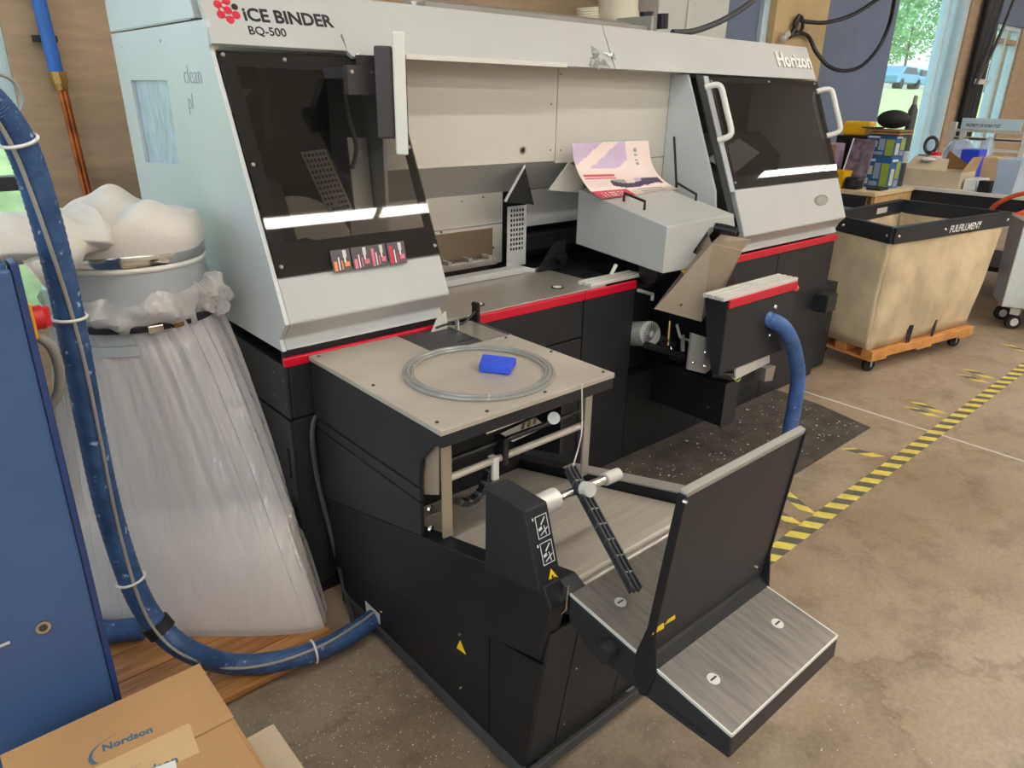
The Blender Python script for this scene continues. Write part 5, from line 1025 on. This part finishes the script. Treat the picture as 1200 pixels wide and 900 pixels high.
# ================================================================ WORKBENCHES
ZB = 0.90
b1 = thing('workbench', 'pale wooden workbench with black apron behind the canvas cart', 'workbench', (6.8, 3.1, 0))
bx('bench_top', 'bench_top', b1, 6.28, 7.06, 2.62, 3.70, ZB - 0.035, ZB, 0.003); bx('apron', 'rim_vinyl', b1, 6.285, 6.31, 2.70, 3.68, ZB - 0.14, ZB - 0.036); bx('side_board', 'wood_pale', b1, 6.32, 7.05, 2.63, 2.66, ZB - 0.15, ZB - 0.036)
for x, y in ((6.33, 2.70), (6.33, 3.55), (6.95, 2.70), (6.95, 3.55)): bx('leg', 'wood_pale', b1, x, x + 0.08, y, y + 0.08, 0, ZB - 0.036)
obj('brace', sheet(B(), [(6.31, 3.15, 0.76), (6.31, 3.23, 0.76), (6.31, 2.80, 0.35), (6.31, 2.74, 0.40)], (0.03, 0, 0)), 'wood_pale', b1)
b2 = thing('workbench', 'long pale topped workbench with diagonal wooden braces below', 'workbench', (7.7, 2.0, 0))
bx('bench_top', 'bench_pale', b2, 7.10, 8.8, 0.6, 2.74, ZB - 0.03, ZB, 0.003); bx('apron', 'rim_vinyl', b2, 7.12, 7.15, 0.6, 2.70, ZB - 0.13, ZB - 0.031)
for x, y in ((7.14, 2.62), (8.65, 2.62), (7.16, 0.7), (8.65, 0.7)): bx('leg', 'wood_pale', b2, x + 0.012, x + 0.09, y, y + 0.09, 0, ZB - 0.031)
for y in (2.35, 1.55): obj('brace', sheet(B(), [(7.16, y, 0.77), (7.16, y - 0.10, 0.77), (7.16, y + (0.30 if y > 2 else -0.55), 0.3), (7.16, y + (0.38 if y > 2 else -0.45), 0.3)], (0.04, 0, 0)), 'wood_pale', b2)
bx('shelf', 'base_dark', b2, 7.20, 8.1, 0.75, 2.6, 0.25, 0.29); bx('stored_board', 'clear_blue', b2, 7.3, 7.32, 2.30, 2.42, 0.29, 0.75)
# items on bench one
def px2(px, x): r = ray(px, 130); return CAM.y + r.y * ((x - CAM.x) / r.x)       # y of a pixel column at a given x
def zz(px, py, x): return at_x(px, py, x).z
def shelfbox(name, label, cat, m, x, pl, pr, top, bot, depth=0.25, group=None, bev=0.004):
    yl, yr = px2(pl, x), px2(pr, x); zt = zz((pl + pr) / 2, top, x); zb = bot if isinstance(bot, float) else zz((pl + pr) / 2, bot, x)
    return tag(bx(name, m, None, x, x + depth, yr, yl, zb, zt, bev), label, cat, group), (x, yr, yl, zb, zt)
BX = thing('product_carton', 'blue product carton with green stripe, lower of two', 'box', (6.62, 2.85, ZB))
def carton(root, x, yr, yl, z0, z1):
    bx('body', 'carton_blue', root, x, x + 0.22, yr, yl, z0, z1, 0.003); wd = yl - yr; h = z1 - z0
    def pq(m, u0, u1, v0, v1, nm='print_panel'): bx(nm, m, root, x - 0.0012, x - 0.0002, yl - u1 * wd, yl - u0 * wd, z0 + v0 * h, z0 + v1 * h)
    def ps(m, u0, u1, v0, v1): bx('print_panel', m, root, x + u0 * 0.22, x + u1 * 0.22, yr - 0.0012, yr - 0.0002, z0 + v0 * h, z0 + v1 * h)
    pq('carton_green', 0.70, 0.97, 0.05, 0.80); pq('carton_cream', 0.06, 0.40, 0.42, 0.70); pq('clear_blue', 0.45, 0.66, 0.3, 0.8); pq('print_white', 0.05, 0.45, 0.84, 0.92); pq('carton_cream', 0.1, 0.3, 0.12, 0.3); pq('clear_blue', 0.34, 0.64, 0.08, 0.22)
    ps('carton_cream', 0.12, 0.42, 0.1, 0.62); ps('carton_green', 0.55, 0.9, 0.3, 0.85); ps('print_white', 0.1, 0.6, 0.85, 0.92); ps('clear_blue', 0.55, 0.9, 0.05, 0.25)
xx = 6.62; yl, yr = px2(1022, xx), px2(1057, xx); zm = zz(1040, 184, xx); zt = zz(1040, 158, xx)
carton(BX, xx, yr, yl, ZB, zm)
BX2 = thing('product_carton', 'blue product carton with green stripe, upper one under brown trays', 'box', (6.62, 2.85, zm)); carton(BX2, xx, yr, yl, zm + 0.001, zt)
for k in range(2): tag(bx('flat_tray', 'cardboard_inside', None, xx - 0.02, xx + 0.24, yr - 0.03, yl + 0.02, zt + 0.002 + 0.022 * k, zt + 0.018 + 0.022 * k, 0.002), ('lower' if k == 0 else 'upper') + ' flat brown tray on top of the blue cartons', 'tray')
zc = zt + 0.043
CP = thing('black_cap', 'black fuzzy cap lying on the brown trays', 'cap', (xx + 0.1, (yl + yr) / 2, zc))
bm = B(); ball(bm, (xx + 0.12, (yl + yr) / 2 - 0.02, zc + 0.078), 0.135, (0.85, 0.98, 0.56), 20); obj('crown', bm, 'black_rubber', CP, 0, True); obj('brim', prism_z(B(), [(xx + 0.0, yl - 0.05), (xx + 0.0, yl + 0.06), (xx + 0.12, yl + 0.07), (xx + 0.2, yl - 0.05)], zc, zc + 0.012), 'cable_dark', CP, 0.003)
yb = px2(1070, 6.85); BT = thing('spray_bottle', 'dark bottle with grey cap standing behind the black cap', 'bottle', (6.95, yb, ZB))
zb1 = zz(1070, 122, 6.95); obj('body', lathe(B(), [(0.035, 0.0), (0.038, 0.02), (0.038, zb1 - ZB - 0.05), (0.018, zb1 - ZB)], Vector((6.97, px2(1070, 6.97), ZB)), 18), 'cable_dark', BT, 0, True); obj('cap', lathe(B(), [(0.018, 0.0), (0.018, 0.06), (0.012, 0.07)], Vector((6.97, px2(1070, 6.97), zb1)), 14), 'cable_grey', BT, 0, True); obj('label', lathe(B(), [(0.0385, 0.20), (0.0385, 0.30)], Vector((6.97, px2(1070, 6.97), ZB)), 18, cap=False), 'drum_grey', BT, 0, True)
def bin_(name, label, m, x, pl, pr, top, z0, depth=0.2):
    yl, yr = px2(pl, x), px2(pr, x); z1 = zz((pl + pr) / 2, top, x); bm = B()
    lo = [(x + 0.02, yr + 0.02), (x + depth - 0.02, yr + 0.02), (x + depth - 0.02, yl - 0.02), (x + 0.02, yl - 0.02)]; hi = [(x, yr), (x + depth, yr), (x + depth, yl), (x, yl)]
    k = lambda P, i: [(a * (1 - i) + (x + depth / 2) * i, b * (1 - i) + (yl + yr) / 2 * i) for a, b in P]
    L = [[(a, b, z0) for a, b in lo], [(a, b, z1) for a, b in hi], [(a, b, z1) for a, b in k(hi, 0.08)], [(a, b, z0 + 0.01) for a, b in k(lo, 0.1)]]
    V = [[bm.verts.new(p) for p in r] for r in L]
    for a, b in zip(V, V[1:]):
        for i in range(4): bm.faces.new((a[i], a[(i + 1) % 4], b[(i + 1) % 4], b[i]))
    bm.faces.new(V[0][::-1]); bm.faces.new(V[-1]); return tag(obj(name, bm, m, None, 0.003), label, 'bin')
bin_('parts_bin', 'small yellow parts bin at the bench edge by the black device', 'bin_yellow', 6.30, 976, 1003, 201, ZB + 0.001, 0.15)
sb_ = thing('bin_stand', 'dark low box with yellow tray resting on it', 'box', (6.95, 3.1, ZB)); 
yl_, yr_ = px2(993, 7.0), px2(1030, 7.0); z_ = zz(1010, 159, 7.0); bx('stand', 'black_plastic', sb_, 6.88, 7.05, yr_, yl_, ZB, z_, 0.004); bx('tray', 'bin_yellow', sb_, 6.90, 7.04, yr_ + 0.01, yl_ - 0.03, z_ + 0.001, zz(1012, 142, 7.0), 0.02)
ps = [at_x(*q, x_) for q, x_ in (((985, 203), 6.46), ((1013, 203), 6.46), ((1027, 164), 6.55), ((1001, 162), 6.55))]
for p_ in ps[:2]: p_.z = ZB + 0.004
fr = thing('picture_box', 'tilted dark glossy picture pack with white edge', 'picture', (6.45, 2.9, ZB)); n = (ps[1] - ps[0]).cross(ps[3] - ps[0]).normalized(); n = -n if n.x > 0 else n
obj('sleeve', sheet(B(), ps, -n * 0.02), 'photo_dark', fr); obj('edge', tube(B(), [ps[0] + n * .004, ps[3] + n * .004], 0.006, 6, 1, False), 'print_white', fr)
dv = thing('label_scanner', 'black handheld device lying on the bench edge', 'device', (6.33, 2.7, ZB)); yl_ = px2(1005, 6.33); yr_ = px2(1023, 6.33)
bx('body', 'black_plastic', dv, 6.31, 6.42, yr_, yl_, ZB, ZB + 0.10, 0.02); obj('lens', cyl(B(), (6.308, (yl_ + yr_) / 2 - 0.02, ZB + 0.055), (6.30, (yl_ + yr_) / 2 - 0.02, ZB + 0.055), 0.03, 18), 'car_glass', dv, 0, True); bx('strap', 'black_rubber', dv, 6.425, 6.60, yr_ - 0.14, yr_ - 0.02, ZB, ZB + 0.02, 0.008)
shelfbox('brown_jar', 'brown jar at the bench end beside the binder window', 'jar', 'cardboard_inside', 6.6, 968, 981, 170, ZB, 0.1); shelfbox('violet_pouch', 'pale violet pouch behind the tilted picture pack', 'pouch', 'poster_violet', 6.72, 978, 992, 168, ZB, 0.1)
# items on bench two
OB = thing('open_carton', 'open pale cardboard carton with raised flaps on the bench', 'box', (7.3, 2.5, ZB)); x = 7.14; yl, yr = px2(1072, x), px2(1144, x); zt = zz(1105, 201, x)
bm = B(); box(bm, x, x + 0.006, yr, yl, ZB, zt); box(bm, x + 0.35, x + 0.356, yr, yl, ZB, zt); box(bm, x + 0.006, x + 0.35, yr, yr + 0.006, ZB, zt); box(bm, x + 0.006, x + 0.35, yl - 0.006, yl, ZB, zt); box(bm, x + 0.006, x + 0.35, yr + 0.006, yl - 0.006, ZB, ZB + 0.006); obj('body', bm, 'cardboard_light', OB)
obj('flap', sheet(B(), [(x, yl, zt), (x, yr + 0.12, zt), (x + 0.18, yr + 0.18, zt + 0.09), (x + 0.18, yl - 0.02, zt + 0.10)], (0, 0, 0.004)), 'cardboard_light', OB); obj('flap', sheet(B(), [(x, yr, zt), (x + 0.35, yr, zt), (x + 0.25, yr - 0.06, zt + 0.13), (x + 0.05, yr - 0.05, zt + 0.13)], (0, 0.004, 0)), 'cardboard_pale', OB); obj('flap', sheet(B(), [(x + 0.35, yr, zt), (x + 0.35, yl - 0.2, zt), (x + 0.32, (yl + yr) / 2, zt + 0.16)], (0.004, 0, 0)), 'cardboard_inside', OB)
obj('paper_wad', ball(B(), (x + 0.1, yl - 0.16, zt + 0.085), 0.05, (1, 1.3, 0.35), 10), 'print_white', OB, 0, False)
shelfbox('storage_bin', 'bright blue plastic bin behind the open carton', 'bin', 'bin_blue', 7.6, 1138, 1160, 176, ZB, 0.2)
def wad(name, label, cat, m, x, pl, pr, top, bot):
    c = at_x((pl + pr) / 2, (top + bot) / 2, x); ry = (px2(pl, x) - px2(pr, x)) / 2; rz = (zz(pl, top, x) - zz(pl, bot, x)) / 2; bm = B(); ball(bm, c, 1.0, (0.16, ry, rz), 26)
    for v in bm.verts:
        d = v.co - c; v.co = c + d * (1 + 0.13 * math.sin(18 * v.co.y + 9 * v.co.z) + 0.10 * math.sin(31 * v.co.z + 12 * v.co.x) + 0.06 * math.sin(55 * v.co.y - 20 * v.co.x)); v.co.z = max(v.co.z, ZB + 0.001)
    return tag(obj(name, bm, m, None, 0, False), label, cat)
wad('poly_bags', 'heap of clear bluish plastic bags on the bench', 'plastic bags', 'clear_blue', 8.06, 1100, 1138, 162, 215); wad('poly_bags', 'smaller crumpled clear bag beside the blue bin', 'plastic bags', 'clear_blue', 8.36, 1143, 1164, 164, 212)
shelfbox('packing_box', 'plain brown box under the white rack', 'box', 'cardboard_pale', 7.75, 1163, 1203, 186, ZB, 0.3); shelfbox('paper_stack', 'stack of white sheets beside the open carton', 'paper', 'print_white', 7.2, 1150, 1166, 212, ZB, 0.3)
shelfbox('small_black_box', 'small black box at the front edge of the pale bench', 'box', 'black_plastic', 7.12, 1168, 1183, 214, ZB, 0.08); tt = bin_('clear_tote', 'clear plastic tote at the bench front', 'clear_blue', 7.12, 1184, 1214, 188, ZB + 0.001, 0.4)
td = thing('tape_gun', 'grey tape roll dispenser with coloured handle on the bench', 'tape dispenser', (7.8, px2(1092, 7.8), ZB)); c = at_x(1091, 170, 7.82); bm = B()
tube(bm, [c + Vector((0, 0.055 * math.cos(t), 0.07 * math.sin(t))) for t in [2 * math.pi * i / 24 for i in range(25)]], 0.016, 8, 1, False); obj('tape_roll', bm, 'cable_dark', td, 0, True); bx('handle', 'orange_cord', td, 7.80, 7.84, c.y - 0.19, c.y - 0.11, ZB + 0.13, ZB + 0.20, 0.01); bx('grip', 'clear_blue', td, 7.80, 7.84, c.y - 0.18, c.y - 0.10, ZB, ZB + 0.13, 0.008); bx('foot', 'cable_grey', td, 7.79, 7.85, c.y - 0.10, c.y + 0.09, ZB, c.z - 0.087, 0.004)
shelfbox('red_folder', 'thin red and white folder between cartons', 'folder', 'print_red', 7.66, 1102, 1110, 179, ZB, 0.10); shelfbox('white_slips', 'white paper slips beside the blue cartons', 'paper', 'bench_pale', 7.52, 1100, 1111, 184, ZB, 0.12)
# white rack with property sign
RK = thing('white_rack', 'white metal rack carrying a property sign above the bench', 'rack', (8.6, 1.9, ZB)); x = 8.6
ya, yb = px2(1122, x), px2(1215, x); zs = zz(1150, 140, x)
for p_ in (1121, 1134, 1210): y = px2(p_, x); bx('upright', 'dirty_white', RK, x, x + 0.05, y - 0.025, y + 0.025, ZB, zz(p_, 143, x), 0.002)
for py in (154, 163, 176, 164): z = zz(1160, py, x); bx('rail', 'dirty_white', RK, x + 0.01, x + 0.04, yb, ya, z - 0.015, z + 0.012, 0.002)
sy0, sy1 = px2(1131, x), px2(1187, x); zz0, zz1 = zz(1160, 152, x), zz(1160, 139, x)
sg = bx('sign_board', 'frame_alu', RK, x - 0.02, x - 0.005, px2(1203, x), sy0, zz0, zz1, 0.003)
text('sign_lettering', 'PROPERTY OF KOREA POST', 0.062, 'print_black', sg, Vector((x - 0.0205, px2(1137, x), zz(1140, 148.5, x))), (0, -1, 0), (0, 0, 1), 0.0004, 0.0012, width=px2(1137, x) - px2(1178, x), ys=1.7)
bm = B(); tube(bm, [at_x(1160, 247, 6.95), at_x(1170, 238, 6.9), at_x(1190, 229, 6.88), at_x(1215, 224, 6.85)], 0.018, 8); tube(bm, [at_x(1184, 254, 6.75), at_x(1196, 250, 6.75), at_x(1215, 243, 6.8)], 0.018, 8); tag(obj('orange_tube', bm, 'orange_cord', None, 0, True), 'orange tubing hanging off the pale bench front', 'tube')
# ================================================================ OUTSIDE
lw = obj('lawn', loft(B(), [(-60, 4.1, -0.4), (-60, 9.0, 1.4), (-60, 24, 2.45), (-60, 120, 5), (-60, 120, -2), (-60, 4.1, -2)], [(200, 4.1, -0.4), (200, 9.0, 1.4), (200, 24, 2.45), (200, 120, 5), (200, 120, -2), (200, 4.1, -2)]), 'grass'); lw['kind'] = 'structure'; lw['label'] = 'green lawn bank outside the windows'
def car(x, y, z, label, s=1.0):
    c = thing('parked_car', label, 'car', (x, y, z), 'cars parked outside', local=True)
    pr = [(-2.2, 0.35), (2.2, 0.35), (2.25, 0.75), (1.3, 0.92), (0.75, 1.42), (-1.1, 1.45), (-1.9, 0.95), (-2.25, 0.85)]
    obj('body', prism_y(B(), pr, -0.85, 0.85), 'car_paint', c, 0.08); obj('side_glass', prism_y(B(), [(1.05, 0.93), (0.65, 1.34), (-1.0, 1.37), (-1.55, 0.95)], -0.86, 0.86), 'car_glass', c)
    for wx in (-1.4, 1.4):
        for wy in (-0.8, 0.62): obj('wheel', cyl(B(), (wx, wy - 0.06, 0.32), (wx, wy + 0.18, 0.32), 0.32, 20), 'tyre', c, 0, True)
    return c
gz = lambda y: (1.4 + (y - 9) * 1.05 / 15) if y < 24 else 2.45 + (y - 24) * 2.55 / 96
c1 = at_y(1056, 100, 24); car(c1.x - 0.6, 24, gz(24), 'pale blue car parked beyond the lawn, beside another'); car(c1.x + 5.6, 25.5, gz(25.5), 'pale blue car parked farther along beyond the lawn')
def tree(x, y, h, r, label, n=2600):
    z = gz(y); t = thing('tree', label, 'tree', (x, y, z), 'trees outside', local=True); obj('trunk', cyl(B(), (0, 0, -0.2), (0, 0, h * 0.55), 0.16, 10, 0.09), 'bark', t, 0, True)
    rnd = random.Random(int(x * 10)); vs = []; fs = []; bl = [(rnd.gauss(0, r * 0.42), rnd.gauss(0, r * 0.42), h * rnd.uniform(0.38, 0.95), r * rnd.uniform(0.3, 0.5)) for _ in range(16)]
    for i in range(n):
        bx_, by_, bz_, br = rnd.choice(bl); d = Vector((rnd.gauss(0, 1), rnd.gauss(0, 1), rnd.gauss(0, 1))).normalized() * br * rnd.uniform(0.6, 1.05); c = Vector((bx_, by_, bz_)) + d
        u = Vector((rnd.gauss(0, 1), rnd.gauss(0, 1), rnd.gauss(0, 1))).normalized(); v = u.cross(Vector((rnd.gauss(0, 1), rnd.gauss(0, 1), 1))).normalized(); s = rnd.uniform(0.12, 0.26)
        k = len(vs); vs += [c - u * s, c + v * s * 0.6, c + u * s, c - v * s * 0.6]; fs.append((k, k + 1, k + 2, k + 3))
    me = bpy.data.meshes.new('crown'); me.from_pydata(vs, [], fs); me.materials.append(MATS['leaf']); o = bpy.data.objects.new('crown', me); o['kind'] = 'stuff'; link(o, t)
for px, y, h, r, lb in ((1064, 34, 10.5, 4.2, 'broad green tree behind the parked cars'), (1098, 38, 13, 4.5, 'taller green tree farther back at the window edge'), (1165, 32, 9.0, 4.0, 'green tree seen through the glazed door'), (1036, 46, 9, 4, 'low green tree behind the blue panel edge'), (5, 20, 6.0, 3.0, 'green tree outside the left window')):
    p = at_y(px, 60, y); tree(p.x, y, h, r, lb)
for o in list(bpy.data.objects):
    if '_local' in o.keys(): del o['_local']
